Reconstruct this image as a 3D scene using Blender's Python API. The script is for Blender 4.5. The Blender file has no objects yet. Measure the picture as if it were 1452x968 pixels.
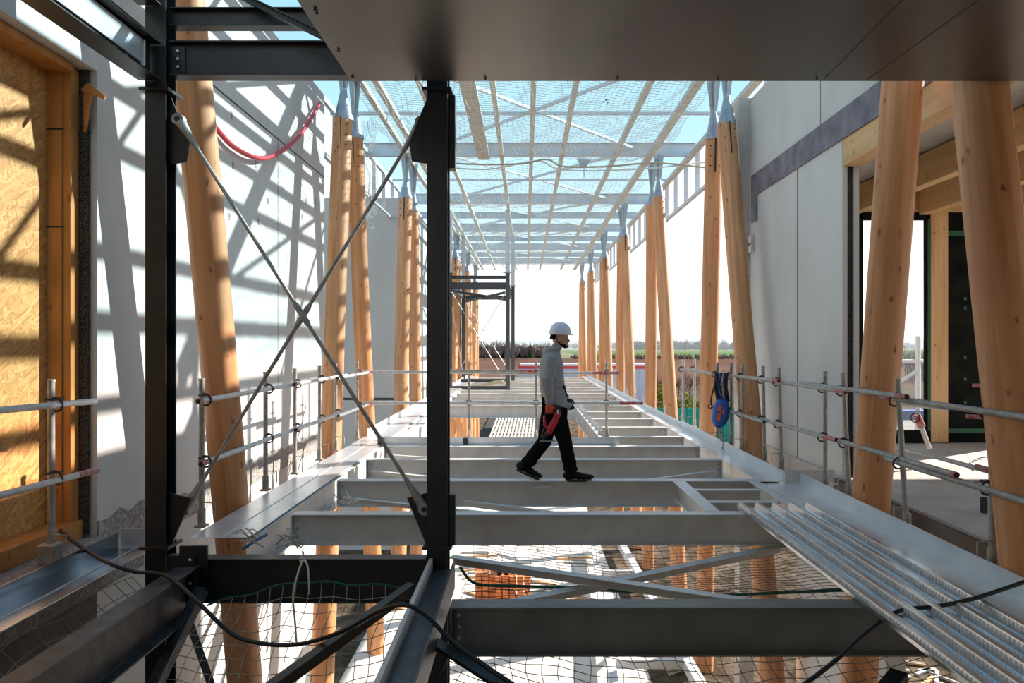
import bpy, math, random
from mathutils import Vector, Matrix, Quaternion
R = random.Random(7)
C = bpy.context.scene.collection
F, VX, VY, EYE = 970.0, 745.0, 487.0, 1.6      # focal length in px, vanishing point, eye height
def Z(py, Y): return EYE + (VY - py) * Y / F
def X(px, Y): return (px - VX) * Y / F
def at(px, py, Y): return Vector((X(px, Y), Y, Z(py, Y)))
def onz(px, py, z):
    Y = F * (EYE - z) / (py - VY); return Vector((X(px, Y), Y, z))

# ------------------------------------------------------------------ materials
NOSPEC = {'soil', 'pale_site_ground', 'ploughed_earth', 'young_crop', 'winter_meadow', 'wooded_hill', 'dark_aggregate', 'pale_concrete_floor', 'bare_bark', 'bare_twigs', 'yellow_green_leaves', 'dark_conifer', 'black_membrane', 'black_work_fabric', 'grey_sweat_fabric', 'dark_hair'}
def mat(name, col, rough=.6, metal=0.0, noise=None, bump=None, spec=None):
    m = bpy.data.materials.new(name); m.use_nodes = True
    nt = m.node_tree; b = nt.nodes['Principled BSDF']
    b.inputs['Base Color'].default_value = (*col, 1); b.inputs['Roughness'].default_value = rough
    b.inputs['Metallic'].default_value = metal
    if spec is None and name in NOSPEC: spec = 0.0
    if spec is not None: b.inputs['Specular IOR Level'].default_value = spec
    tc = nt.nodes.new('ShaderNodeTexCoord')
    if noise:
        col2, scale, detail = noise[:3]; stretch = noise[3] if len(noise) > 3 else (1, 1, 1)
        lo, hi = (noise[4] if len(noise) > 4 else (.35, .65))
        mp = nt.nodes.new('ShaderNodeMapping'); mp.inputs['Scale'].default_value = stretch
        nz = nt.nodes.new('ShaderNodeTexNoise'); nz.inputs['Scale'].default_value = scale; nz.inputs['Detail'].default_value = detail
        rp = nt.nodes.new('ShaderNodeValToRGB')
        rp.color_ramp.elements[0].position = lo; rp.color_ramp.elements[1].position = hi
        rp.color_ramp.elements[0].color = (*col, 1); rp.color_ramp.elements[1].color = (*col2, 1)
        nt.links.new(tc.outputs['Object'], mp.inputs[0]); nt.links.new(mp.outputs[0], nz.inputs['Vector'])
        nt.links.new(nz.outputs['Fac'], rp.inputs[0]); nt.links.new(rp.outputs[0], b.inputs['Base Color'])
    if bump:
        nz2 = nt.nodes.new('ShaderNodeTexNoise'); nz2.inputs['Scale'].default_value = bump[0]; nz2.inputs['Detail'].default_value = 6
        bp = nt.nodes.new('ShaderNodeBump'); bp.inputs['Strength'].default_value = bump[1]; bp.inputs['Distance'].default_value = bump[2]
        nt.links.new(tc.outputs['Object'], nz2.inputs['Vector']); nt.links.new(nz2.outputs['Fac'], bp.inputs['Height'])
        nt.links.new(bp.outputs[0], b.inputs['Normal'])
    return m

def wood_mat(name, c1, c2, knot, axis_scale=(14, 14, .7), knots=True, rough=.55, seed=0):
    m = bpy.data.materials.new(name); m.use_nodes = True; nt = m.node_tree; N = nt.nodes.new; L = nt.links.new
    b = nt.nodes['Principled BSDF']; b.inputs['Roughness'].default_value = rough
    tc = N('ShaderNodeTexCoord'); oi = N('ShaderNodeObjectInfo')
    ad = N('ShaderNodeVectorMath'); ad.operation = 'MULTIPLY_ADD'; ad.inputs[1].default_value = (1, 1, 1)
    sc = N('ShaderNodeVectorMath'); sc.operation = 'SCALE'; sc.inputs[0].default_value = (17, 31, 53)
    L(oi.outputs['Random'], sc.inputs['Scale']); L(tc.outputs['Object'], ad.inputs[0]); L(sc.outputs[0], ad.inputs[2])
    mp = N('ShaderNodeMapping'); mp.inputs['Scale'].default_value = axis_scale; L(ad.outputs[0], mp.inputs[0])
    nz = N('ShaderNodeTexNoise'); nz.inputs['Scale'].default_value = 1.0; nz.inputs['Detail'].default_value = 7; nz.inputs['Distortion'].default_value = .6
    L(mp.outputs[0], nz.inputs['Vector'])
    rp = N('ShaderNodeValToRGB'); rp.color_ramp.elements[0].position = .32; rp.color_ramp.elements[1].position = .68
    rp.color_ramp.elements[0].color = (*c1, 1); rp.color_ramp.elements[1].color = (*c2, 1); L(nz.outputs['Fac'], rp.inputs[0])
    last = rp.outputs[0]
    big = N('ShaderNodeTexNoise'); big.inputs['Scale'].default_value = .9; L(ad.outputs[0], big.inputs['Vector'])
    mb_ = N('ShaderNodeMix'); mb_.data_type = 'RGBA'; mb_.blend_type = 'MULTIPLY'; mb_.inputs[7].default_value = (.80, .74, .68, 1)
    L(big.outputs['Fac'], mb_.inputs[0]); L(last, mb_.inputs[6]); last = mb_.outputs[2]
    if knots:
        mk = N('ShaderNodeMapping'); mk.inputs['Scale'].default_value = (7.5, 7.5, 3.6)
        dn = N('ShaderNodeTexNoise'); dn.inputs['Scale'].default_value = 9; L(ad.outputs[0], dn.inputs['Vector'])
        dm = N('ShaderNodeVectorMath'); dm.operation = 'MULTIPLY_ADD'; dm.inputs[1].default_value = (.06, .06, .10); L(dn.outputs['Color'], dm.inputs[0]); L(ad.outputs[0], dm.inputs[2]); L(dm.outputs[0], mk.inputs[0])
        vo = N('ShaderNodeTexVoronoi'); vo.inputs['Scale'].default_value = 1.0; L(mk.outputs[0], vo.inputs['Vector'])
        kr = N('ShaderNodeValToRGB'); kr.color_ramp.elements[0].position = .03; kr.color_ramp.elements[1].position = .17
        kr.color_ramp.elements[0].color = (1, 1, 1, 1); kr.color_ramp.elements[1].color = (0, 0, 0, 1); L(vo.outputs['Distance'], kr.inputs[0])
        mx = N('ShaderNodeMix'); mx.data_type = 'RGBA'; L(kr.outputs[0], mx.inputs[0]); L(last, mx.inputs[6]); mx.inputs[7].default_value = (*knot, 1)
        last = mx.outputs[2]
    L(last, b.inputs['Base Color'])
    bp = N('ShaderNodeBump'); bp.inputs['Strength'].default_value = .25; bp.inputs['Distance'].default_value = .004
    L(nz.outputs['Fac'], bp.inputs['Height']); L(bp.outputs[0], b.inputs['Normal'])
    return m

def osb_mat():
    m = bpy.data.materials.new('strand_board'); m.use_nodes = True; nt = m.node_tree; N = nt.nodes.new; L = nt.links.new
    b = nt.nodes['Principled BSDF']; b.inputs['Roughness'].default_value = .6
    tc = N('ShaderNodeTexCoord'); last = None; h = None
    for k, (ang, s) in enumerate(((.5, 1), (-.9, 1.2), (1.5, .9), (-.2, 1.1), (.95, .8))):
        m0 = N('ShaderNodeMapping'); m0.inputs['Rotation'].default_value = (ang, 0, 0); L(tc.outputs['Object'], m0.inputs[0])
        mp = N('ShaderNodeMapping'); mp.inputs['Scale'].default_value = (1, 60 * s, 11 * s)
        mp.inputs['Location'].default_value = (k * 3.1, k * 7.7, k * 1.3)
        L(m0.outputs[0], mp.inputs[0])
        vo = N('ShaderNodeTexVoronoi'); vo.inputs['Scale'].default_value = 1; vo.inputs['Randomness'].default_value = 1; L(mp.outputs[0], vo.inputs['Vector'])
        rp = N('ShaderNodeValToRGB'); rp.color_ramp.elements[0].color = (.40, .17, .04, 1); rp.color_ramp.elements[1].color = (.66, .36, .12, 1)
        sp = N('ShaderNodeSeparateColor'); L(vo.outputs['Color'], sp.inputs[0]); L(sp.outputs[0], rp.inputs[0])
        if last is None: last = rp.outputs[0]
        else:
            gt = N('ShaderNodeMath'); gt.operation = 'GREATER_THAN'; gt.inputs[1].default_value = .5; L(sp.outputs[1], gt.inputs[0])
            mx = N('ShaderNodeMix'); mx.data_type = 'RGBA'; L(gt.outputs[0], mx.inputs[0]); L(last, mx.inputs[6]); L(rp.outputs[0], mx.inputs[7]); last = mx.outputs[2]
    L(last, b.inputs['Base Color'])
    return m

M = {}
M['concrete'] = mat('wall_concrete', (.50, .50, .48), .85, 0, ((.60, .60, .585), 1.3, 8, (1, 1, .35), (.3, .7)), (40, .12, .01))
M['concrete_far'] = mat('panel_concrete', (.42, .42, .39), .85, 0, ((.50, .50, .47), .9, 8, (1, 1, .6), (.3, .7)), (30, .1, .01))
M['slab'] = mat('slab_concrete', (.40, .365, .33), .85, 0, ((.53, .49, .45), 2.2, 9), (30, .3, .01))
M['rough_conc'] = mat('broken_concrete', (.20, .19, .18), .95, 0, ((.42, .40, .38), 30, 6), (60, .9, .02))
M['aggregate'] = mat('dark_aggregate', (.02, .02, .02), .95, 0, ((.14, .13, .12), 70, 4), (80, 1, .02))
M['rubber'] = mat('formwork_strip', (.10, .09, .12), .6, 0, ((.20, .18, .22), 4, 8), (30, .3, .01))
M['rust_form'] = mat('brown_formwork', (.085, .055, .04), .7, 0, ((.15, .11, .085), 3, 8), (25, .3, .01))
M['black'] = mat('black_painted_steel', (.009, .0095, .010), .42, .0, ((.016, .0165, .017), 6, 6))
M['black_dusty'] = mat('dusty_black_steel', (.035, .036, .04), .45, .0, ((.13, .13, .135), 9, 10, (1, 1, 1), (.42, .9)))
M['galv'] = mat('galvanised_steel', (.54, .545, .53), .42, .12, ((.62, .625, .61), 5, 7), None)
M['galv_sheet'] = mat('galvanised_sheet', (.58, .61, .63), .30, .5, ((.70, .73, .75), 3.5, 8))
M['galv_tube'] = mat('galvanised_tube', (.26, .25, .225), .5, .3, ((.40, .39, .36), 14, 6))
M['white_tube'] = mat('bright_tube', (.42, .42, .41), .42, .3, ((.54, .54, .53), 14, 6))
M['roof_steel'] = mat('roof_steel', (.50, .53, .57), .5, .15, ((.58, .61, .65), 3, 5))
M['purlin'] = mat('purlin_steel', (.44, .41, .36), .6, .1, ((.56, .53, .47), 4, 6))
M['tip'] = mat('tip_steel', (.30, .33, .36), .36, .5, ((.42, .45, .48), 7, 8))
M['log'] = wood_mat('larch_log', (.52, .215, .08), (.72, .38, .18), (.16, .04, .015))
M['glulam_post'] = wood_mat('glulam_post', (.60, .34, .13), (.76, .50, .24), (.30, .12, .04), (10, 10, .6))
M['glulam'] = wood_mat('glulam_timber', (.58, .35, .15), (.74, .50, .25), (.30, .12, .04), (10, .6, 10))
M['jamb'] = wood_mat('orange_timber', (.50, .20, .045), (.62, .29, .08), (.25, .08, .02), (10, 10, .5))
M['osb'] = osb_mat()
M['shaded_concrete'] = mat('shade_toned_concrete', (.075, .062, .05), .9, 0, ((.12, .10, .085), 3, 8))  # lower storey shade put into the wall colour
M['soffit'] = mat('dark_sheet_metal', (.085, .076, .068), .34, .75, ((.15, .135, .118), .55, 3, (1.6, .5, 1), (.35, .65)))
M['cable'] = mat('black_cable', (.012, .012, .012), .45)
M['redtube'] = mat('red_conduit', (.50, .035, .05), .4)
M['redpaint'] = mat('red_paint', (.45, .06, .06), .55, 0, ((.40, .28, .27), 22, 4, (1, 1, 1), (.45, .6)))
M['red_band'] = mat('red_band_paint', (.60, .045, .045), .5)
M['net'] = mat('net_cord', (.42, .36, .27), .8)
M['net_dark'] = mat('net_dark_cord', (.17, .15, .12), .8)
M['net_white'] = mat('net_white_cord', (.70, .68, .62), .8)
M['rope_green'] = mat('green_rope', (.012, .10, .075), .8)
M['rope_blue'] = mat('blue_rope', (.02, .10, .32), .8)
M['dark_panel'] = mat('black_membrane', (.008, .009, .009), .5, 0, ((.018, .019, .018), 3, 5))
M['green_tape'] = mat('green_tape', (.01, .09, .03), .6)
M['hoodie'] = mat('grey_sweat_fabric', (.29, .29, .295), .95, 0, ((.36, .36, .365), 25, 6), (180, .25, .004))
M['trouser'] = mat('black_work_fabric', (.010, .010, .012), .85)
M['shoe'] = mat('black_leather', (.008, .008, .008), .7, spec=.2)
M['skin'] = mat('skin', (.50, .28, .20), .55)
M['hair'] = mat('dark_hair', (.018, .012, .009), .8)
M['helmet'] = mat('white_helmet_shell', (.74, .76, .80), .32)
M['glove'] = mat('orange_glove', (.62, .09, .03), .7)
M['glove_dark'] = mat('dark_glove', (.03, .03, .035), .8)
M['toolred'] = mat('red_tool_shell', (.48, .02, .03), .4)
M['toolblack'] = mat('black_tool_rubber', (.015, .015, .016), .55)
M['white_plastic'] = mat('white_plastic', (.75, .75, .75), .5)
M['blue'] = mat('blue_shell', (.012, .10, .38), .45)
M['orange'] = mat('orange_label', (.80, .13, .03), .5)
M['strap'] = mat('blue_webbing', (.015, .06, .26), .8)
M['soil'] = mat('soil', (.05, .038, .026), .95, 0, ((.17, .135, .10), 2.4, 14, (1, 1, 1), (.35, .7)), (9, .8, .05))
M['gravel'] = mat('pale_site_ground', (.30, .28, .25), .95, 0, ((.38, .36, .33), .35, 8), (14, .5, .03))
M['blinding'] = mat('pale_concrete_floor', (.60, .56, .49), .9, 0, ((.72, .68, .61), .8, 8))
M['field'] = mat('ploughed_earth', (.105, .060, .043), .95, 0, ((.14, .085, .064), .035, 10, (1, .25, 1)))
M['green_field'] = mat('young_crop', (.085, .13, .042), .95, 0, ((.11, .155, .055), .02, 8))
M['meadow'] = mat('winter_meadow', (.16, .17, .11), .95, 0, ((.22, .21, .13), .01, 10))
M['bark'] = mat('bare_bark', (.085, .065, .055), .9)
M['twigs'] = mat('bare_twigs', (.13, .10, .085), .95)
M['leaf_yellow'] = mat('yellow_green_leaves', (.13, .15, .025), .9, 0, ((.22, .23, .05), 2, 6))
M['conifer'] = mat('dark_conifer', (.02, .04, .022), .95)
M['hill'] = mat('wooded_hill', (.05, .065, .075), .95, 0, ((.09, .10, .10), .01, 8))
M['cabin'] = mat('cabin_panel', (.42, .45, .56), .55)
M['hoarding'] = mat('green_hoarding', (.0, .24, .17), .7)
M['terracotta'] = mat('terracotta', (.62, .15, .035), .85, 0, ((.72, .25, .08), 8, 5))
M['crate'] = mat('white_lattice', (.66, .62, .56), .7)
M['bolt'] = mat('bright_bolt', (.55, .55, .55), .3, .9)
def glass_mat():
    m = bpy.data.materials.new('blue_roof_film'); m.use_nodes = True; nt = m.node_tree
    nt.nodes.clear(); o = nt.nodes.new('ShaderNodeOutputMaterial'); t = nt.nodes.new('ShaderNodeBsdfTransparent')
    t.inputs[0].default_value = (.76, .885, .93, 1)
    nt.links.new(t.outputs[0], o.inputs[0]); return m
M['film'] = glass_mat()
def pane_mat():
    m = bpy.data.materials.new('clear_pane'); m.use_nodes = True; nt = m.node_tree
    nt.nodes.clear(); o = nt.nodes.new('ShaderNodeOutputMaterial'); t = nt.nodes.new('ShaderNodeBsdfTransparent')
    g = nt.nodes.new('ShaderNodeBsdfGlossy'); g.inputs['Roughness'].default_value = .05
    mx = nt.nodes.new('ShaderNodeMixShader'); mx.inputs[0].default_value = .06
    t.inputs[0].default_value = (.95, .97, .96, 1)
    nt.links.new(t.outputs[0], mx.inputs[1]); nt.links.new(g.outputs[0], mx.inputs[2]); nt.links.new(mx.outputs[0], o.inputs[0]); return m
M['pane'] = pane_mat()

# ------------------------------------------------------------------ mesh builder (everything authored in world metres)
class MB:
    def __init__(s): s.v = []; s.f = []; s.smooth = []
    def add(s, vs, fs, sm=False):
        n = len(s.v); s.v += [tuple(v) for v in vs]; s.f += [tuple(i + n for i in f) for f in fs]; s.smooth += [sm] * len(fs); return s
    def box(s, x0, x1, y0, y1, z0, z1):
        vs = [(x, y, z) for x in (x0, x1) for y in (y0, y1) for z in (z0, z1)]
        return s.add(vs, [(0, 1, 3, 2), (4, 6, 7, 5), (0, 4, 5, 1), (2, 3, 7, 6), (0, 2, 6, 4), (1, 5, 7, 3)])
    def bar(s, p, q, w, h, up=(0, 0, 1)):
        return s.sweep([(-w/2, -h/2), (w/2, -h/2), (w/2, h/2), (-w/2, h/2)], p, q, up)
    def sweep(s, prof, p, q, up=(0, 0, 1)):       # closed 2-D outline swept from p to q; outline is (side, up)
        p, q, up = Vector(p), Vector(q), Vector(up); d = (q - p).normalized()
        sd = d.cross(up).normalized(); u = sd.cross(d).normalized(); n = len(prof)
        vs = [p + sd * a + u * b for a, b in prof] + [q + sd * a + u * b for a, b in prof]
        fs = [(i, (i + 1) % n, n + (i + 1) % n, n + i) for i in range(n)] + [tuple(range(n))[::-1], tuple(range(n, 2 * n))]
        return s.add(vs, fs)
    def ibeam(s, p, q, h, b, tw=.008, tf=.012, up=(0, 0, 1)):   # p, q run along the top centre line
        p, q = Vector(p), Vector(q); B, T, H, W = b/2, tf, h, tw/2
        prof = [(-B, 0), (-B, -T), (-W, -T), (-W, -H+T), (-B, -H+T), (-B, -H), (B, -H), (B, -H+T), (W, -H+T), (W, -T), (B, -T), (B, 0)]
        u, d = Vector(up), (q - p).normalized(); sd = d.cross(u).normalized(); uu = sd.cross(d)
        n = 12; vs = [p + sd*a + uu*c for a, c in prof] + [q + sd*a + uu*c for a, c in prof]
        fs = [(i, (i+1) % n, n + (i+1) % n, n + i) for i in range(n)]
        for o in (0, n):
            fs += [(o+0, o+1, o+10, o+11), (o+2, o+3, o+8, o+9), (o+4, o+5, o+6, o+7), (o+1, o+2, o+9, o+10)[:4], (o+3, o+4, o+7, o+8)]
        return s.add(vs, fs)
    def tube(s, pts, r, n=8, cap=True, sm=True):
        pts = [Vector(p) for p in pts]; rs = r if isinstance(r, (list, tuple)) else [r] * len(pts)
        vs, fs = [], []; pu = None
        for i, p in enumerate(pts):
            d = (pts[min(i+1, len(pts)-1)] - pts[max(i-1, 0)]).normalized()
            if pu is None: pu = d.orthogonal().normalized()
            pu = (pu - d * pu.dot(d)); pu = pu.normalized() if pu.length > 1e-6 else d.orthogonal().normalized()
            w = d.cross(pu)
            for k in range(n):
                a = 2 * math.pi * k / n; vs.append(p + (pu * math.cos(a) + w * math.sin(a)) * rs[i])
        for i in range(len(pts) - 1):
            for k in range(n):
                fs.append((i*n + k, i*n + (k+1) % n, (i+1)*n + (k+1) % n, (i+1)*n + k))
        s.add(vs, fs, sm)
        if cap: s.add(vs[:n], [tuple(range(n))[::-1]]); s.add(vs[-n:], [tuple(range(n))])
        return s
    def ell(s, c, r, rot=None, n=14, m=9):
        vs = []; c = Vector(c)
        for j in range(m + 1):
            t = math.pi * j / m
            for k in range(n):
                a = 2 * math.pi * k / n
                v = Vector((r[0]*math.sin(t)*math.cos(a), r[1]*math.sin(t)*math.sin(a), r[2]*math.cos(t)))
                if rot is not None: v = rot @ v
                vs.append(c + v)
        fs = [(j*n + k, (j+1)*n + k, (j+1)*n + (k+1) % n, j*n + (k+1) % n) for j in range(m) for k in range(n)]
        return s.add(vs, fs, True)
    def torus(s, c, R_, r, nrm, n=12, m=6, sx=1.0, up=None):
        c, nrm = Vector(c), Vector(nrm).normalized(); u = Vector(up).normalized() if up else nrm.orthogonal().normalized(); w = nrm.cross(u)
        return s.tube([c + u*math.cos(2*math.pi*k/n)*R_ + w*math.sin(2*math.pi*k/n)*R_*sx for k in range(n+1)], r, m, False)
    def loft(s, rings, sm=True):                   # rings: lists of equal length, closed
        n = len(rings[0]); vs = [v for r_ in rings for v in r_]
        fs = [(i*n + k, i*n + (k+1) % n, (i+1)*n + (k+1) % n, (i+1)*n + k) for i in range(len(rings)-1) for k in range(n)]
        s.add(vs, fs, sm); s.add(rings[0], [tuple(range(n))[::-1]]); s.add(rings[-1], [tuple(range(n))]); return s
    def plate(s, pts, thick):                      # planar polygon given thickness along its normal
        pts = [Vector(p) for p in pts]; nr = (pts[1]-pts[0]).cross(pts[2]-pts[0]).normalized() * thick; n = len(pts)
        return s.add(pts + [p + nr for p in pts], [tuple(range(n))[::-1], tuple(range(n, 2*n))] + [(i, (i+1) % n, n+(i+1) % n, n+i) for i in range(n)])
    def mesh(s, name, m, org=(0, 0, 0)):
        o = Vector(org); me = bpy.data.meshes.new(name)
        me.from_pydata([tuple(Vector(v) - o) for v in s.v], [], s.f); me.polygons.foreach_set('use_smooth', s.smooth)
        me.materials.append(m if not isinstance(m, str) else M[m]); me.update()
        import bmesh
        b = bmesh.new(); b.from_mesh(me); bmesh.ops.recalc_face_normals(b, faces=b.faces); b.to_mesh(me); b.free()
        return me
    def base(s):
        xs, ys, zs = zip(*s.v); return ((min(xs)+max(xs))/2, (min(ys)+max(ys))/2, min(zs))
    def build(s, name, m, parent=None):
        org = s.base() if parent is None else worldloc(parent)
        o = bpy.data.objects.new(name, s.mesh(name, m, org)); C.objects.link(o)
        if parent is None: o.location = org
        else: o.parent = parent
        return o
def worldloc(o):
    p = Vector(o.location)
    while o.parent: o = o.parent; p += Vector(o.location)
    return p
def tag(o, label, cat, group=None, kind='thing'):
    o['label'] = label; o['category'] = cat; o['kind'] = kind
    if group: o['group'] = group
    return o
def thing(name, loc, label, cat, group=None):
    o = bpy.data.objects.new(name, None); C.objects.link(o); o.location = loc; o.empty_display_size = .1
    return tag(o, label, cat, group)
def struct(name, mb, m, label, cat):
    return tag(mb.build(name, m), label, cat, None, 'structure')
def bev(o, w=.004, seg=2):
    b = o.modifiers.new('bevel', 'BEVEL'); b.width = w; b.segments = seg; b.limit_method = 'ANGLE'; return o
def bez(pts, n=8):                                 # Catmull-Rom through the points
    P = [Vector(p) for p in pts]; out = []
    for i in range(len(P) - 1):
        a, b, c, d = P[max(i-1, 0)], P[i], P[i+1], P[min(i+2, len(P)-1)]
        for k in range(n):
            t = k / n; out.append(.5*((2*b) + (c-a)*t + (2*a-5*b+4*c-d)*t*t + (3*b-a-3*c+d)*t**3))
    return out + [P[-1]]
ORD = ['first', 'second', 'third', 'fourth', 'fifth', 'sixth', 'seventh', 'eighth', 'ninth', 'tenth', 'eleventh', 'twelfth', 'thirteenth',
       'fourteenth', 'fifteenth', 'sixteenth', 'seventeenth', 'eighteenth', 'nineteenth', 'twentieth', 'twenty-first', 'twenty-second', 'twenty-third', 'twenty-fourth', 'twenty-fifth']
GZ = -4.6                                          # ground level
TOPZ = 6.05

# ------------------------------------------------------------------ setting
struct('ground', MB().box(-400, 400, -30, 95, GZ-.6, GZ), 'soil', 'brown soil of the building site', 'ground')
struct('floor_blinding', MB().box(-3.4, 2.3, 6, 44, GZ, GZ+.03), 'blinding', 'pale sunlit concrete of the ground storey seen through the floor frame', 'floor')
struct('path', MB().box(4.2, 40, 34, 64, GZ, GZ+.04), 'gravel', 'pale gravel ground outside the right row of logs', 'ground')
struct('field', MB().box(-900, 900, 95, 292, GZ-.6, GZ+.02), 'field', 'brown ploughed field beyond the site', 'field')
struct('field_crop', MB().box(28, 900, 292, 640, GZ-.6, GZ+.05), 'green_field', 'bright green crop field beyond the brown field', 'field')
struct('land', MB().box(-3000, 3000, 292, 3500, GZ-.6, GZ), 'meadow', 'dull winter meadows stretching to the horizon', 'land')
# left wall: solid from the opening to its end, lintel above the boarded opening
struct('wall_left', MB().box(-4.0, -3.6, 5.75, 12.25, GZ, TOPZ), 'concrete', 'tall pale concrete wall with roof shadows beside the leaning logs', 'wall')
struct('wall_lintel', MB().box(-4.0, -3.6, -6, 5.75, 3.89, TOPZ), 'concrete', 'concrete lintel over the strand board opening', 'wall')
struct('wall_below', MB().box(-4.0, -3.6, -6, 5.75, GZ, -.26), 'shaded_concrete', 'concrete wall of the ground storey below the strand board', 'wall')
j = MB(); j.box(-3.602, -3.5985, 5.8, 12.25, 4.565, 4.585)
for y in (9.95,): j.box(-3.602, -3.5985, y-.006, y+.006, -.05, 4.57)
for y in (9.6,): j.box(-3.602, -3.5985, y-.005, y+.005, 4.58, TOPZ)
struct('trim_1', j, 'aggregate', 'dark panel joints of the pale concrete wall', 'trim')
# crumbly foot of the wall
f = MB(); n = 40
top = [(-3.592, 5.75 + 6.4*i/n, -.05 + .12*R.random() + (.12 if i < 6 else .03)) for i in range(n+1)]
f.add([(-3.592, t[1], -.25) for t in top] + top, [(i, i+1, n+1+i+1, n+1+i) for i in range(n)])
f2 = MB(); f2.add([(x+dx, y, z) for dx in (0, -.02) for x, y, z in f.v], f.f + [tuple(k + 2*(n+1) for k in q)[::-1] for q in f.f] + [(n+1+i, n+2+i, 3*(n+1)+i+1, 3*(n+1)+i) for i in range(n)])
struct('baseboard_left', f2, 'rough_conc', 'crumbling concrete foot along the pale wall', 'wall')
l = MB(); l.box(-4.0, -3.2, -6, 5.74, -.255, -.02)
struct('floor_ledge', l, 'rough_conc', 'rough concrete ledge below the strand board opening', 'floor')
# wall end at the boarded opening: aggregate core
struct('trim_2', MB().box(-3.735, -3.655, 5.72, 5.745, 0, 3.885), 'aggregate', 'dark aggregate core showing at the wall edge', 'trim')
struct('wall_return', MB().box(-9, -3.62, 20.6, 20.9, GZ, 5.98), 'concrete_far', 'grey concrete panel facing us behind the third left logs', 'wall')
struct('trim_3', MB().box(-9, -3.62, 20.592, 20.6, -.10, -.03), 'aggregate', 'dark horizontal joint across the grey concrete panel', 'trim')
struct('wall_far_left', MB().box(-4.0, -3.62, 20.9, 43, GZ, 5.98), 'concrete', 'far pale wall striped with roof shadows behind the dark steel frame', 'wall')
for k in range(12): pass
# right wall
struct('wall_right_outer_skin', MB().box(3.94, 4.0, 8.2, 11.56, -.27, 4.06), 'concrete', 'rear skin of the grey right wall panel', 'wall')
struct('wall_right_upper', MB().box(3.8, 4.0, 5.2, 11.56, 4.40, 5.72), 'concrete', 'upper band of the grey right wall above the violet strip', 'wall')
struct('wall_right_lower', MB().box(3.8, 4.0, 7.2, 9.6, GZ, -.3), 'concrete', 'pale wall panel of the ground storey under the right wall', 'wall')
struct('wall_right', MB().box(3.8, 3.86, 8.2, 11.56, -.27, 4.40), 'concrete', 'grey precast concrete wall panel beside the right guard rail', 'wall')
struct('trim_4', MB().box(3.86, 3.94, 8.24, 11.5, -.2, 4.0), 'aggregate', 'dark aggregate core between the skins of the right wall', 'trim')
j = MB()
for y in (9.55,): j.box(3.796, 3.801, y-.008, y+.008, 0, 4.05)
j.box(3.796, 3.801, 8.8, 8.806, 4.4, 5.7)
struct('trim_5', j, 'aggregate', 'thin vertical joints of the right concrete wall', 'trim')
struct('wall_pier', MB().box(3.62, 3.86, 11.563, 11.85, GZ, 5.75), 'slab', 'dark concrete pier at the far end of the right wall', 'wall')
b = MB(); b.box(3.775, 3.799, 6.4, 11.45, 4.04, 4.4); b.box(3.775, 3.799, 11.2, 11.45, 3.62, 4.04)
tag(b.build('formwork_strip', 'rubber'), 'violet grey strip set along the right concrete wall', 'strip')
for k, (z, y) in enumerate(((3.28, 11.5), (3.12, 11.5))):
    tag(bev(MB().box(3.74, 3.8, y-.16, y, z, z+.12).build('concrete_block', 'concrete'), .006), ('upper' if k == 0 else 'lower') + ' little grey block under the violet strip end', 'block', 'blocks at the wall end')
# right room
struct('floor', MB().box(3.78, 12, 1.5, 11.6, -.27, 0.0), 'slab', 'dusty concrete floor slab of the right hand room', 'floor')
tag(MB().box(3.735, 3.778, 3.0, 8.3, -.30, -.03).build('formwork_board', 'rust_form'), 'dark brown formwork board along the slab edge', 'board')
struct('ceiling', MB().box(4.0, 12, 1.5, 11.6, 4.08, 4.2), 'slab', 'grey deck above the timber joists in the right room', 'ceiling')
def timber(name, x0, x1, y0, y1, z0, z1, label, cat='timber', group=None, m='glulam'):
    return tag(bev(MB().box(x0, x1, y0, y1, z0, z1).build(name, m), .006), label, cat, group)
timber('glulam_beam', 3.8, 4.0, 5.6, 8.19, 3.72, 4.06, 'thick glulam beam butting the right concrete wall', 'beam')
for k, (x, lab) in enumerate(((5.15, 'timber joist nearest the right concrete wall'), (6.3, 'middle timber joist of the right room ceiling'), (7.5, 'timber joist deepest inside the right room'))):
    timber('timber_joist', x, x+.16, 2.0, 10.95, 3.66, 4.06, lab, 'joist', 'ceiling joists')
timber('timber_header', 4.2, 10, 11.0, 11.2, 3.72, 4.06, 'timber header above the window of the right room', 'beam')
timber('timber_crossbeam', 5.2, 9.5, 5.0, 5.2, 3.3, 3.62, 'timber cross beam in the upper right corner', 'beam')
tag(MB().box(4.3, 9.5, 4.9, 5.25, 3.62, 3.9).build('steel_lintel', 'black'), 'black steel lintel in the upper right corner', 'beam')
timber('timber_post', 6.52, 6.80, 11.0, 11.18, 0.02, 3.72, 'timber post between window and black wall', 'post', None, 'glulam_post')
timber('timber_stud', 7.95, 8.2, 11.0, 11.18, 0.02, 3.72, 'timber post at the right edge of the black wall', 'post', None, 'glulam_post')
struct('wall_membrane', MB().box(6.8, 7.95, 11.05, 11.2, 0, 3.72), 'dark_panel', 'black membrane wall in the right room', 'wall')
for z0, z1, lab in ((3.34, 3.42, 'upper green tape stripe across the black wall'), (.16, .23, 'lower green tape stripe at the foot of the black wall')):
    tag(MB().box(6.82, 7.94, 11.03, 11.049, z0, z1).build('green_tape_strip', 'green_tape'), lab, 'tape', 'green tape stripes')
for z in (2.3, 2.15, 1.35, 1.0, .62):
    tag(MB().box(7.08, 7.12, 11.04, 11.049, z, z+.05).build('tape_dab', 'green_tape'), 'small green dab of tape on the black wall', 'tape', 'tape dabs on the black wall')
wd = thing('window_1', (6, 11.1, 0), 'tall window opening behind the leaning log', 'window'); wd['kind'] = 'structure'
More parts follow.
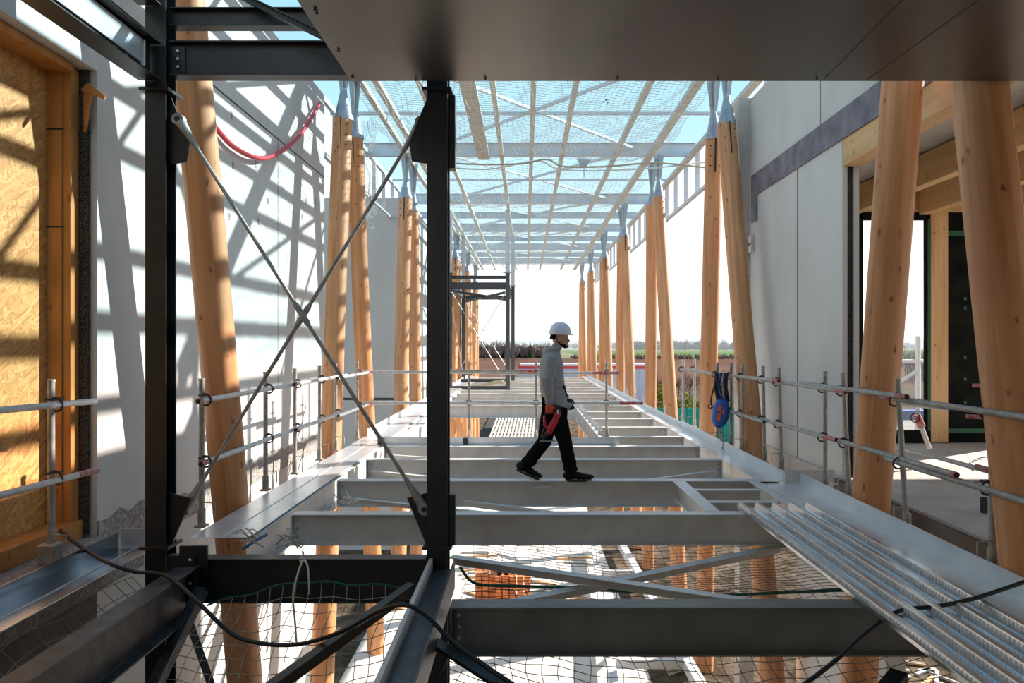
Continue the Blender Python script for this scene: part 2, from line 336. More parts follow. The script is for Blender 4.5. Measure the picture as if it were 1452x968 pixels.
b = MB(); b.box(5.28, 5.44, 11.02, 11.12, .12, 3.72); b.box(6.47, 6.52, 11.02, 11.12, .12, 3.72); b.box(5.28, 6.52, 11.02, 11.12, 3.6, 3.72); b.box(5.28, 6.52, 11.0, 11.14, 0.0, .2)
b.build('window_frame', 'dark_panel', wd)
MB().box(5.44, 6.47, 11.06, 11.075, .2, 3.6).build('pane', 'pane', wd)
b = MB(); b.box(6.478, 6.515, 11.0, 11.02, .2, 3.6); b.build('seal', 'green_tape', wd)
struct('wall_room_far', MB().box(4.0, 5.28, 11.05, 11.2, 0, 3.72), 'dark_panel', 'far wall of the right room beside the window', 'wall')

# boarded opening on the left
tag(MB().box(-3.96, -3.92, -2, 5.74, .1, 3.88).build('strand_board', 'osb'), 'strand board sheet closing the opening in the left wall', 'board')
jm = thing('timber_jamb', (-3.83, 5.66, 0), 'orange timber jamb beside the strand board', 'jamb')
bev(MB().box(-3.92, -3.80, 5.60, 5.74, .0, 3.88).build('board', 'jamb', jm), .005)
bev(MB().box(-3.80, -3.737, 5.62, 5.74, .0, 3.88).build('board', 'jamb', jm), .005)
b = MB()
for z in (1.15, 2.55, 3.35): b.box(-3.925, -3.78, 5.596, 5.602, z, z+.012)
b.build('strap', 'black', jm)
timber('head_timber', -3.92, -3.70, -2, 5.6, 3.82, 3.885, 'orange timber head above the strand board', 'timber', None, 'jamb')
timber('timber_plate', -3.92, -3.70, -2, 5.72, -.02, .13, 'orange timber sill plate under the strand board', 'timber', None, 'jamb')
b = MB(); b.plate([(-3.66, 5.70, 3.72), (-3.66, 5.70, 3.36), (-3.62, 5.66, 3.40), (-3.58, 5.66, 3.66)], .02); b.plate([(-3.68, 5.68, 3.70), (-3.45, 5.62, 3.60), (-3.44, 5.62, 3.63), (-3.62, 5.68, 3.76)], .015)
tag(b.build('torn_wood_strip', 'jamb'), 'torn wooden splinter hanging at the wall edge', 'splinter')

# ------------------------------------------------------------------ log columns
def log(x, pa, pb, r_top, r_bot, label, group, zt=5.3, tip=True):
    (ya, za), (yb, zb) = pa, pb
    sl = (ya - yb) / (za - zb); Yf = lambda z: yb + sl * (z - zb)
    p, q = Vector((x, Yf(GZ), GZ)), Vector((x, Yf(zt), zt))
    d = (q - p); Ln = d.length; d.normalize()
    t = thing('log_column', p, label, 'log', group)
    rot = Vector((0, 0, 1)).rotation_difference(d)
    m = MB(); rings = []; sd = R.random() * 10
    for i in range(25):
        u = i / 24; rr = (r_bot + (r_top - r_bot) * u) * (1 + .012 * math.sin(7*u + sd)); k = 28
        ox, oy = .012 * math.sin(5*u + sd), .012 * math.cos(4*u + sd)
        rings.append([(ox + rr*math.cos(2*math.pi*a/k)*(1 + .01*math.sin(3*2*math.pi*a/k + sd)), oy + rr*math.sin(2*math.pi*a/k), u*Ln) for a in range(k)])
    m.loft(rings)
    o = bpy.data.objects.new('trunk', m.mesh('trunk', 'log')); C.objects.link(o); o.parent = t
    o.rotation_mode = 'QUATERNION'; o.rotation_quaternion = rot
    # slot and bolt heads near the top of the trunk
    b = MB(); b.box(-.012, .012, -r_top-.006, -r_top+.02, Ln-.62, Ln)
    for z in (Ln-.15, Ln-.32, Ln-.5):
        for sx in (-1, 1): b.ell((sx*.55*r_top, -r_top*.85, z), (.014, .014, .014), None, 6, 4)
    s = bpy.data.objects.new('slot_plate', b.mesh('slot_plate', 'black')); C.objects.link(s); s.parent = t; s.rotation_mode = 'QUATERNION'; s.rotation_quaternion = rot
    if tip:
        tp = bpy.data.objects.new('steel_tip', None)
        b = MB(); n = 20
        prof = [(r_top*1.06, -.03), (r_top*1.06, .03), (r_top*.86, .09), (.085, .30), (.06, .42), (.05, .50)]
        b.loft([[(rr*math.cos(2*math.pi*a/n), rr*math.sin(2*math.pi*a/n), h) for a in range(n)] for rr, h in prof])
        hh = 6.42 - zt
        for ang in (0, math.pi/2):
            c, s_ = math.cos(ang), math.sin(ang)
            pts = [(-.04, .30), (.04, .30), (.06, .5), (.13, hh), (-.13, hh), (-.06, .5)]
            vs = [(a*c - e*s_, a*s_ + e*c, h) for e in (-.012, .012) for a, h in pts]
            b.add(vs, [(0, 1, 2, 3, 4, 5), (11, 10, 9, 8, 7, 6)] + [(i, (i+1) % 6, 6+(i+1) % 6, 6+i) for i in range(6)])
        o2 = bpy.data.objects.new('steel_tip', b.mesh('steel_tip', 'tip')); C.objects.link(o2); o2.parent = t; o2.location = q - p
    return t
GR, GL = 'leaning log columns of the right row', 'leaning log columns of the left row'
log(3.4, (6.19, 3.88), (6.74, -.19), .172, .17, 'leaning log in front of the tall window', GR)
log(3.44, (5.17, 3.53), (4.66, 0.15), .185, .185, 'thick knotty log at the right edge of the photo', GR)
log(3.4, (11.57, 5.36), (10.2, -.11), .15, .175, 'leaning log beside the far end of the right concrete wall', GR)
log(3.4, (12.35, 5.42), (12.73, -.04), .15, .165, 'leaning log behind the blue fall arrester', GR)
log(3.4, (17.45, 5.29), (16.0, -.28), .15, .17, 'nearer log of the third right pair', GR)
log(3.4, (18.35, 5.29), (18.65, 0), .15, .165, 'farther log of the third right pair', GR)
nm = {4: 'fourth', 5: 'fifth', 6: 'sixth', 7: 'seventh'}
for k, ap in ((4, 23.7), (5, 29.5), (6, 35.4), (7, 40.9)):
    log(3.4, (ap-.2, 5.3), (ap-1.7, 0), .15, .17, 'nearer log of the %s right pair' % nm[k], GR)
    log(3.4, (ap+.45, 5.2), (ap+.85, 0), .15, .17, 'farther log of the %s right pair' % nm[k], GR, 5.2)
log(-3.0, (6.18, 3.94), (6.93, -.02), .16, .18, 'thick leaning log behind the crossed tie rods', GL)
log(-3.0, (11.28, 5.29), (10.5, -.16), .155, .17, 'nearer log of the second left pair at the wall end', GL)
log(-3.0, (12.02, 5.28), (12.9, .1), .15, .17, 'farther log of the second left pair at the wall end', GL, 5.22)
log(-3.0, (17.1, 5.2), (16.45, -.5), .165, .18, 'nearer log before the grey concrete panel', GL, 5.25)
log(-3.0, (18.3, 5.2), (18.55, 0), .15, .17, 'farther log before the grey concrete panel', GL, 5.15)
for k, ap in ((4, 23.7), (5, 29.6), (6, 35.5), (7, 40.9)):
    log(-3.0, (ap-.2, 5.3), (ap-1.2, 0), .16, .17, 'nearer log of the %s left pair' % nm[k], GL)
    log(-3.0, (ap+.45, 5.2), (ap+.85, 0), .15, .17, 'farther log of the %s left pair' % nm[k], GL, 5.2)

# ------------------------------------------------------------------ steel floor frame
GF = 'grey steel cross beams of the floor frame'
def floor_beam(y, x0, x1, label, h=.30, b=.14, stiff=True, z=0, m='galv'):
    t = thing('floor_beam', ((x0+x1)/2, y, z-h), label, 'beam', GF)
    bev(MB().ibeam((x0, y, z), (x1, y, z), h, b).build('profile', m, t), .002, 1)
    e = MB()
    for x in (x0+.006, x1-.006): e.box(x-.006, x+.006, y-.065, y+.065, z-h+.02, z-.02)
    e.build('end_plate', m, t)
    if stiff:
        for x, s in ((x0, 1), (x1, -1)):
            MB().box(x+s*.02, x+s*.09, y-.014, y-.004, z-.25, z-.03).build('cleat', m, t)
            for zz in (.07, .14, .21): MB().ell((x+s*.05, y-.018, z-zz), (.014, .012, .014), None, 8, 5).build('bolt', 'tip', t)
    return t
M['shaded_galv'] = mat('shade_toned_steel', (.13, .13, .12), .45, .12, ((.17, .17, .16), 4, 7))  # galvanised steel with the near shade put into its colour
floor_beam(4.22, -.46, 2.9, 'shade-toned steel beam in front passing under the ribbed deck', m='shaded_galv')
floor_beam(6.47, -2.2, 2.78, 'wide beam between the black columns and the worker beam', .29)
floor_beam(8.04, -2.2, 2.78, 'steel beam the worker is walking on')
floor_beam(9.5, -2.2, 2.72, 'first beam behind the worker')
floor_beam(10.7, -2.2, 2.72, 'second beam behind the worker below the galvanised upstand')
yy = [11.78, 13.15, 14.6, 16.1]
for k, y in enumerate(yy):
    floor_beam(y, 1.43, 2.72, '%s short beam of the right bay beside the floor opening' % ORD[k])
y = 17.6; k = 0
while y < 33.2:
    floor_beam(y, -2.2, 2.72, '%s full width beam beyond the floor opening' % ORD[k], .30, .14, k < 4)
    y += 1.47; k += 1
YEND = 33.2
def long_beam(x, y0, y1, label, h=.32, b=.16, z=-.012, m='galv', group='lengthwise steel beams'):
    t = thing('edge_beam', (x, (y0+y1)/2, z-h), label, 'beam', group)
    MB().ibeam((x, y0, z), (x, y1, z), h, b).build('profile', m, t); return t
long_beam(-2.33, 5.7, YEND, 'long edge beam under the left galvanised sheet')
long_beam(2.86, 5.0, YEND, 'long edge beam under the right galvanised sheet')
lb = long_beam(1.35, 11.72, 17.5, 'lengthwise beam on the right side of the floor opening')
for i in range(9): MB().box(1.28, 1.42, 12.1+.62*i, 12.112+.62*i, -.31, .06).build('stiffener', 'galv', lb)
long_beam(-2.32+.2, 11.72, 17.5, 'lengthwise beam on the left side of the floor opening')
# trimmed opening in the bay before the worker
long_beam(1.79, 6.55, 7.96, 'short trimmer beam with bright top right of the worker', .2, .14, 0)
long_beam(2.66, 6.55, 7.96, 'short trimmer beam next to the right galvanised plate', .2, .12, 0)
for y, lab in ((7.55, 'farther'), (6.98, 'nearer')):
    t = thing('trimmer_beam', (2.2, y, -.2), lab + ' cross trimmer in the small opening right of the worker', 'beam', 'cross trimmers of the small opening')
    MB().ibeam((1.87, y, -.01), (2.59, y, -.01), .16, .09).build('profile', 'galv', t)
# galvanised edge sheets: flat leg, seam, upstand lip
def edge_sheet(x0, x1, y0, y1, lip, label, seam=None, z=.004, lip_h=.13, m='galv_sheet'):
    t = thing('edge_sheet', ((x0+x1)/2, (y0+y1)/2, z), label, 'sheet', 'galvanised edge sheets')
    bev(MB().box(min(x0, x1), max(x0, x1), y0, y1, z, z+.005).build('flat_leg', m, t), .002)
    if lip is not None: MB().box(lip-.003, lip+.003, y0, y1, z, z+lip_h).build('upstand', m, t)
    if seam is not None: MB().box(seam-.004, seam+.004, y0, y1, z+.005, z+.010).build('seam', 'galv', t)
    return t
edge_sheet(-2.76, -2.27, 5.62, 11.7, None, 'bright sunlit sheet along the left guard rail', -2.50)
edge_sheet(-2.72, -2.30, 11.75, 33.2, -2.72, 'far left edge sheet running to the end of the floor')
edge_sheet(2.70, 2.98, 7.9, 13.1, 2.98, 'galvanised edge sheet below the blue fall arrester', None, .004, .13)
edge_sheet(2.72, 2.98, 13.15, 33.2, 2.98, 'far right edge sheet with little pins', None, .004, .10)
edge_sheet(2.70, 3.12, 2.2, 7.75, 3.12, 'wide grey edge sheet beside the ribbed deck')
M['shaded_sheet'] = mat('shaded_zinc_sheet', (.30, .35, .41), .24, .92, ((.44, .49, .55), 2.5, 8))  # edge sheet copy with shade and dark surroundings put into its colour
edge_sheet(-2.90, -3.17, 1.0, 5.32, -3.17, 'edge sheet toned bluish for shade under the left cable', -3.03, m='shaded_sheet')
for (x0, x1, y, lab) in ((-3.17, -2.86, 5.36, 'upright closing plate beside the left black column foot'), (2.98, 3.55, 7.86, 'upright closing plate at the concrete wall foot')):
    t = thing('closing_plate', ((x0+x1)/2, y, 0), lab, 'plate', 'galvanised closing plates')
    MB().box(x0, x1, y-.003, y+.003, 0, .15).build('upright_leg', 'galv_sheet', t); MB().box(x0, x1, y-.12, y, 0, .005).build('flat_leg', 'galv_sheet', t)
t = thing('upstand_sheet', (0, 10.85, 0), 'galvanised upstand sheet crossing the floor before the opening', 'sheet')
MB().box(-2.35, 1.48, 10.84, 10.846, .0, .115).build('upright_leg', 'galv_sheet', t); MB().box(-2.35, 1.48, 10.72, 10.84, .0, .005).build('flat_leg', 'galv_sheet', t)
for k, x in enumerate((-2.32, -.98)):
    b = MB().box(x, x+.07, 10.76, 10.83, .005, .11); tag(bev(b.build('bracket', 'black'), .006), 'small black bracket at the %s of the galvanised upstand' % ('left end' if k == 0 else 'middle'), 'bracket', 'black brackets')
for k in range(14):
    yk = 13.4 + 1.4*k + (0.2 if k % 2 else 0)
    tag(MB().tube([(3.06, yk, -.02), (3.06, yk, .24)], .016, 8).build('edge_pin', 'white_tube'), 'small bright pin standing along the far right edge sheet', 'pin', 'edge pins along the far right sheet')
# ribbed deck
dk = MB(); x = 2.05; prof = [(2.03, .05), (2.05, .012)]
for k in range(5):
    prof += [(x+.0, .012), (x+.018, .064), (x+.05, .064), (x+.075, .012)]
    if k < 4: prof += [(x+.105, .012), (x+.110, .018), (x+.120, .018), (x+.125, .012)]
    x += .163
prof += [(x-.02, .012)]
Y0, Y1 = 2.3, 6.62; th = .0035
top = [(a, b_) for a, b_ in prof]; bot = [(a, b_-th) for a, b_ in prof][::-1]; pr = top + bot; n = len(pr)
dk.add([(a, y_, h) for y_ in (Y0, Y1) for a, h in pr], [(i, (i+1) % n, n+(i+1) % n, n+i) for i in range(n)])
deck = thing('ribbed_deck', (2.45, 4.4, 0), 'ribbed galvanised deck sheet laid at the right of the floor frame', 'deck')
M['deck'] = mat('deck_sheet', (.60, .63, .66), .27, .8, ((.72, .75, .78), 3, 8))
M['deck_slot'] = mat('deck_emboss_dash', (.52, .53, .54), .4, .5)  # plain grey of the pressed dashes on the ribs
dk.build('sheet', 'deck', deck)
e = MB(); x = 2.05
for k in range(5):
    for i in range(int((6.3-Y0)/.034)):
        yk = Y0 + .034*i
        for (xa, za, xb, zb) in ((x+.055, .056, x+.071, .022), (x+.004, .022, x+.015, .055)):
            nx = .003 if xa > x+.03 else -.003
            e.add([(xa+nx, yk, za+.002), (xa+nx, yk+.013, za+.002), (xb+nx, yk+.020, zb+.002), (xb+nx, yk+.007, zb+.002)] + [(xa-nx, yk, za-.002), (xa-nx, yk+.013, za-.002), (xb-nx, yk+.020, zb-.002), (xb-nx, yk+.007, zb-.002)],
                  [(0, 1, 2, 3), (7, 6, 5, 4), (0, 4, 5, 1), (1, 5, 6, 2), (2, 6, 7, 3), (3, 7, 4, 0)])
    x += .163
o = e.build('embossing', 'deck_slot', deck)
# braces under the floor (angle profiles)
def angle(p, q, label, w=.07, m='galv', name='brace', group='angle braces below the floor'):
    p, q = Vector(p), Vector(q)
    b = MB().sweep([(-w/2, 0), (w/2, 0), (w/2, -.008), (-w/2+.008, -.008), (-w/2+.008, -w), (-w/2, -w)], p, q)
    return tag(b.build(name, m), label, 'brace', group)
zb = -.2
angle(onz(640, 788, zb), onz(1190, 869, zb), 'brown grey brace falling to the right below the front beams', .085)
angle(onz(655, 866, zb-.09), onz(1112, 772, zb-.09), 'grey brace rising to the right below the front beams', .085)
angle((-2.1, 7.9, -.17), (1.0, 6.6, -.17), 'brace falling from left before the worker beam', .06)
angle((1.75, 6.6, -.21), (-2.1+1.4, 7.9, -.21), 'brace rising to the left before the worker beam', .06)
angle((-2.1, 9.3, -.12), (.6, 8.15, -.16), 'left brace just behind the worker beam', .06)
angle((2.6, 9.3, -.12), (.2, 8.15, -.18), 'right brace just behind the worker beam', .06)
angle((-2.1, 10.5, -.10), (1.4, 9.6, -.18), 'brace under the second beam behind the worker', .06)
b = MB().box(.12, .30, 7.955, 7.97, -.1, -.055)
for xx in (.15, .21, .27): b.ell((xx, 7.955, -.078), (.012, .01, .012), None, 8, 4)
tag(b.build('splice_plate', 'galv'), 'small bolted splice plate below the worker feet', 'plate')

# ------------------------------------------------------------------ near black steel frame
YC = 5.2
def hcol(name, x, y, z0, z1, label, m='black', group='black steel columns'):
    t = thing(name, (x, y, z0), label, 'column', group)
    bev(MB().ibeam((x, y-.08, z0), (x, y-.08, z1), .16, .155, .01, .014, (0, -1, 0)).build('shaft', m, t), .002, 1); return t
def plates(t, x, y, zs, w=.11):
    for z in zs: bev(MB().box(x-w, x+w, y-w, y+w, z-.012, z+.012).build('splice_plate', 'black', t), .003)
for x, sg, lab in ((-2.77, 1, 'left black column holding the crossed tie rods'), (-.66, -1, 'black column in the middle of the photo')):
    t = hcol('black_column', x, YC, GZ, 5.9 if sg == 1 else 4.4, lab)
    plates(t, x, YC, (3.50, .075))
    for up in (1, 0):
        pts = [(x+sg*.075, 3.48), (x+sg*.22, 3.12), (x+sg*.20, 2.98), (x+sg*.075, 2.96)] if up else [(x+sg*.075, .09), (x+sg*.10, .09), (x+sg*.24, .43), (x+sg*.075, .47)]
        MB().plate([(a, YC-.008, h) for a, h in pts], .016).build('gusset', 'black', t)
    if sg == -1:
        for z0, z1 in ((2.92, 3.47), (.08, .46)):
            MB().box(x+.078, x+.13, YC-.05, YC+.05, z0, z1).build('stiffener', 'black', t)
# upper beams
def black_beam(p, q, h, b, label, m='black'):
    t = thing('black_beam', ((Vector(p)+Vector(q))/2), label, 'beam', 'black steel beams of the tower')
    bev(MB().ibeam(p, q, h, b).build('profile', m, t), .002, 1); return t
t = black_beam((-2.68, YC, 3.88), (-.75, YC, 3.88), .262, .12, 'black beam between the columns just below the soffit')
b = MB().box(-2.69, -2.58, YC-.02, YC-.012, 3.65, 3.85); b.build('cleat', 'black', t)
g = MB()
for zz in (3.69, 3.75, 3.81): g.ell((-2.63, YC-.028, zz), (.016, .014, .016), None, 10, 6)
g.build('bolt', 'bolt', t)
black_beam((-2.68, YC, 4.135), (-.75, YC, 4.135), .14, .10, 'upper slim black beam touching the left column')
for (z, h, lab) in ((3.84, .28, 'black side beam running toward us above the strand board'), (4.36, .24, 'upper black side beam at the top left corner')):
    t = black_beam((-2.80, -1, z), (-2.80, 5.1, z), h, .17, lab)
    MB().box(-2.79, -2.775, -1, 4.95, z-h+.075, z-.03).build('sunlit_web', 'galv_sheet', t)  # pale colour carries the sun glare on the black web
    b = MB().box(-2.795, -2.77, 4.97, 4.985, z-h+.06, z-.03); b.build('end_plate', 'white_plastic', t)  # white puts the sun on the lit end plate
black_beam(at(335, -14, 5.12), at(468, 50, 4.86), .05, .07, 'dark diagonal brace crossing above the upper black beam')
# tie rods
def tie_rod(p, q, label):
    p, q = Vector(p), Vector(q); d = (q-p).normalized(); mid = (p+q)/2
    t = thing('tie_rod', mid, label, 'tie rod', 'crossed tie rods')
    MB().tube([p+d*.18, q-d*.18], .0145, 10).build('rod', 'galv_tube', t)
    for c, s in ((p, 1), (q, -1)):
        b = MB(); b.tube([c + d*s*.02, c + d*s*.09, c + d*s*.17, c + d*s*.26], [.040, .034, .024, .019], 12)
        sd = d.cross(Vector((0, 1, 0))); b.tube([c+Vector((0, -.03, 0)), c+Vector((0, .03, 0))], .044, 18, True, False)
        f = b.build('fork_end', 'galv_tube', t)
        MB().tube([c+Vector((0, -.038, 0)), c+Vector((0, -.029, 0))], .020, 12, True, False).build('pin', 'black', f)
    MB().tube([mid-d*.10, mid-d*.08, mid+d*.08, mid+d*.10], [.016, .023, .023, .016], 10).build('turnbuckle', 'galv_tube', t)
tie_rod(at(254, 170, YC-.04), at(602, 721, YC-.04), 'tie rod falling from the left column to the middle column foot')
tie_rod(at(597, 174, YC+.03), at(262, 722, YC+.03), 'tie rod rising from the left column foot to the middle column top')
# base beams
t = black_beam((-2.62, YC-.06, 0.0), (-.74, YC-.06, 0.0), .33, .12, 'black floor beam between the two column feet', 'black')
t = black_beam((-2.475, 1.0, -.03), (-2.475, 5.06, -.03), .34, .16, 'dusty black beam running toward us at the lower left', 'black_dusty')
b = MB(); b.box(-2.62, -2.42, 5.0, 5.06, -.3, .05); b.box(-2.55, -2.35, 5.04, 5.07, -.06, .11); b.build('cleat', 'black', t)
g = MB()
for zz in (.02, -.07, -.15): g.ell((-2.45, 4.995, zz), (.013, .012, .013), None, 8, 5)
g.build('bolt', 'bolt', t)
t = thing('channel_beam', (-.63, 3, -.2), 'black channel beam running toward us from the middle column', 'beam')
MB().box(-.717, -.69, .8, 5.1, -.18, .0).build('skylit_flange', 'galv', t)  # galvanised tone puts sky light on the flange of the black channel
b = MB(); b.box(-.69, -.54, .8, 5.1, -.10, -.085); b.box(-.54, -.525, .8, 5.1, -.22, -.02)
M['channel'] = mat('blue_black_steel', (.055, .062, .075), .38, .2, ((.12, .125, .135), 9, 10, (1, 1, 1), (.45, .8)))
bev(b.build('profile', 'channel', t), .002, 1)
MB().box(-.72, -.60, .8, 4.5, -.34, -.20).build('lower_flange', 'black', t)
black_beam((-.62, YC-.1, -.22), (-.62, YC-.1, -.9), .10, .10, 'short black stub below the middle column')
angle(at(583, 826, 4.9), at(370, 978, 3.9), 'black brace falling to the lower left under the middle column', .07, 'black')
angle(at(612, 905, 4.1), at(760, 1000, 3.6), 'black brace falling to the right under the front beam', .075, 'black')
angle(at(283, 832, 4.95), at(205, 990, 4.4), 'dark strut hanging below the lower left beam', .075, 'black_dusty')
angle(at(262, 862, 5.4), at(305, 985, 5.2), 'black brace behind the hanging strut at the lower left', .06, 'black')
angle(at(1275, 950, 3.9), at(1225, 1010, 3.5), 'black brace end below the ribbed deck', .09, 'black')
# soffit
sf = struct('ceiling_soffit', MB().box(-1.25, 11.5, -6, 4.9, 3.48, 3.50), 'soffit', 'dark sheet metal soffit across the top of the photo', 'ceiling')
b = MB(); b.box(-1.25, 3.75, -6, 4.88, 3.502, 3.95)
struct('ceiling_box', b, 'black', 'dark box above the sheet metal soffit', 'ceiling')
s = MB()
for p, q in (((1168, 113), (1285, -5)), ((1230, 113), (1395, -5))):
    Ya, Yb = F*(3.478-EYE)/(VY-p[1]), F*(3.478-EYE)/(VY-q[1])
    s.bar((X(p[0], Ya), Ya, 3.479), (X(q[0], Yb), Yb, 3.479), .006, .003)
struct('trim_6', s, 'black', 'fine slanting seams in the dark soffit', 'trim')
g = MB()
for px, py in ((447, 12), (449, 17), (480, 70), (500, 108), (590, 112), (600, 112), (688, 110), (876, 110), (1018, 110), (1158, 110)):
    Yb = F*(3.48-EYE)/(VY-py); g.ell((X(px, Yb), min(Yb, 4.88), 3.472), (.012, .012, .006), None, 8, 4)
tag(g.build('rivet_row', 'black'), 'dark rivets dotted along the soffit edge', 'rivets', None, 'stuff')
# unseen walls added to block back light, and the landing under the photographer
struct('wall_side_blocker', MB().box(3.85, 4.05, -6, 1.45, GZ, 5.2), 'concrete_far', 'unseen side wall added to block back light', 'wall')
struct('wall_storey_blocker', MB().box(-3.6, 3.8, 1.7, 1.95, GZ, -.25), 'concrete_far', 'unseen ground storey wall added to block light from below', 'wall')
struct('wall_back_blocker', MB().box(-4.0, 12, -6.3, -6, GZ, 5), 'concrete_far', 'unseen back wall added to block the sky behind', 'wall')
struct('floor_landing', MB().box(-3.2, 3.7, -6, 2.0, -.22, -.02), 'slab', 'concrete landing under the photographer', 'floor')

# ------------------------------------------------------------------ far dark tower
YT, YR = 24.6, 30.2
GT = 'columns of the far dark frame'
def farcol(x, y, label):
    t = hcol('dark_column', x, y, -.3, 4.15, label, 'fardark', GT)
    MB().ibeam((x, y-.08, 4.17), (x, y-.08, 6.4), .16, .155, .01, .014, (0, -1, 0)).build('pale_top', 'roof_steel', t)
    MB().box(x-.16, x+.16, y-.12, y+.12, 4.14, 4.18).build('splice_plate', 'roof_steel', t); return t
M['fardark'] = mat('dark_grey_steel', (.055, .062, .07), .45)
farcol(-.64, YT, 'front right column of the far dark frame')
farcol(-2.72, YT, 'front left column of the far dark frame')
farcol(-.55, YR, 'rear right column of the far dark frame')
farcol(-2.74, YR, 'rear left column of the far dark frame')
for z, h, y, lab in ((4.04, .11, YT, 'slim top beam of the far dark frame'), (3.80, .26, YT, 'deep beam of the far dark frame'), (3.72, .18, YR, 'rear beam of the far dark frame')):
    t = thing('dark_beam', (-1.7, y, z-h), lab, 'beam', 'beams of the far dark frame'); MB().ibeam((-2.64, y, z), (-.72, y, z), h, .12).build('profile', 'fardark', t)
for x, lab in ((-.64, 'right'), (-2.72, 'left')):
    t = thing('dark_side_beam', (x, 27.3, 3.5), lab + ' side beam joining the far dark frame', 'beam', 'beams of the far dark frame')
    MB().ibeam((x, YT+.1, 3.78), (x, YR-.1, 3.78), .22, .12).build('profile', 'fardark', t)
angle((-2.6, YT+.2, 3.55), (-.7, YR-.2, 3.55), 'dark brace across the top of the far frame', .1, 'fardark')
angle((-.7, YT+.2, 3.5), (-2.6, YR-.2, 3.5), 'second dark brace across the top of the far frame', .1, 'fardark')
def wire(p, q, label, r=.014, m='white_tube'):
    return tag(MB().tube([p, q], r, 6).build('tie_wire', m), label, 'rod', 'slim rods of the far frame')
wire((-2.65, YT, .2), (-.7, YT, 3.45), 'slim rod rising to the right in the far frame front')
wire((-2.65, YT, 3.45), (-.7, YT, .2), 'slim rod falling to the right in the far frame front')
wire((-2.65, YR, 3.45), (-.6, YR, .2), 'slim rod falling to the right in the far frame rear')
wire((-2.72, YT, 3.4), (-2.74, YR, .2), 'slim rod in the left side of the far frame')
wire((-2.65, YT, 4.3), (-.7, YT, 6.3), 'slim rod rising above the far frame', .014, 'roof_steel')
wire((-2.65, YT, 6.3), (-.7, YT, 4.3), 'slim rod falling above the far frame', .014, 'roof_steel')
wire((-2.65, YR, 4.3), (-.7, YR, 6.3), 'rear slim rod rising above the far frame', .014, 'roof_steel')
for z, y, lab in ((.02, YT, 'front sill beam of the far dark frame'), (.10, YR-2.2, 'rear sill beam of the far dark frame')):
    t = thing('sill_beam', (-1.7, y, z-.14), lab, 'beam', 'beams of the far dark frame'); MB().ibeam((-2.64, y, z+.06), (-.72, y, z+.06), .14, .14).build('profile', 'fardark', t)
b = MB(); pts = [(-2.1, 25.4, .02), (-1.5, 25.5, .10), (-.95, 25.6, .22), (-.78, 25.7, .12)]
b.tube(bez(pts), .03, 6); b.tube(bez([(a, y_+.15, h*.6) for a, y_, h in pts]), .04, 6)
tag(b.build('bundled_net', 'net'), 'bundled beige netting on the floor of the far frame', 'net')

# ------------------------------------------------------------------ roof
GB = 'pale roof beams crossing the hall'
RY = [5.85, 11.75, 17.7, 23.7, 29.6, 35.5, 41.4]
for k, y in enumerate(RY):
    t = thing('roof_beam', (.2, y, 6.44), '%s main roof beam counted from the soffit' % ORD[k], 'beam', GB)
    MB().ibeam((-4.2, y, 6.78), (4.4, y, 6.78), .34, .14).build('profile', 'roof_steel', t)
for k in range(6):
    y = (RY[k]+RY[k+1])/2
    t = thing('roof_tie', (.2, y, 6.5), '%s slim roof tie counted from the soffit' % ORD[k], 'beam', 'slim ties between the roof beams')
    if k < 3: MB().bar((-4.2, y, 6.55), (4.4, y, 6.55), .06, .06).build('profile', 'roof_steel', t)
    else: MB().ibeam((-4.2, y, 6.7), (4.4, y, 6.7), .22, .12).build('profile', 'roof_steel', t)
    for s, lab in ((1, 'rising'), (-1, 'falling')):
        tag(MB().bar((.2-s*2.6, RY[k]+.1, 6.62), (.2+s*2.6, RY[k+1]-.1, 6.62), .06, .06).build('roof_brace', 'roof_steel'), '%s diagonal of the %s roof bay' % ('left to right' if s == 1 else 'right to left', ORD[k]), 'brace', 'crossed roof braces')
PX = [(-3.0, .10, 'slim edge purlin above the left logs'), (-2.72, .12, 'second purlin from the left wall'), (-1.94, .10, 'third purlin from the left wall'), (-.6, .10, 'purlin left of the middle of the roof'),
      (.15, .10, 'purlin down the middle of the roof'), (.93, .10, 'purlin right of the middle of the roof'), (2.28, .11, 'purlin third from the right wall'), (3.16, .16, 'thick purlin above the right logs'), (4.2, .12, 'outermost purlin at the right edge')]
for x, w, lab in PX:
    tag(MB().bar((x, .5, 6.38), (x, 44, 6.38), w, .10).build('purlin', 'purlin'), lab, 'purlin', 'roof purlins')
tag(MB().bar((-1.06, 6, 6.36), (-1.06, 17.6, 6.36), .30, .06).build('roof_plank', 'purlin'), 'wide beige plank in the first roof bay', 'plank')
for x in (4.35, -4.05):
    t = thing('fascia_frame', (x, 28, 5.4), ('right' if x > 0 else 'left') + ' open fascia frame with hanging posts below the roof edge', 'frame', 'fascia frames')
    y0 = 12 if x > 0 else 13
    MB().bar((x, y0, 5.40), (x, 44, 5.40), .08, .08).build('lower_rail', 'roof_steel', t)
    MB().bar((x, y0, 6.50), (x, 44, 6.50), .08, .10).build('upper_rail', 'roof_steel', t)
    y = y0 + .3
    while y < 44:
        MB().bar((x, y, 5.42), (x, y, 6.46), .10, .05, (0, 1, 0)).build('post', 'roof_steel', t); y += 1.25
tag(MB().box(-4.2, 4.5, .5, 44.5, 6.80, 6.806).build('roof_film', 'film'), 'pale blue translucent roof covering over the purlins', 'roofing')
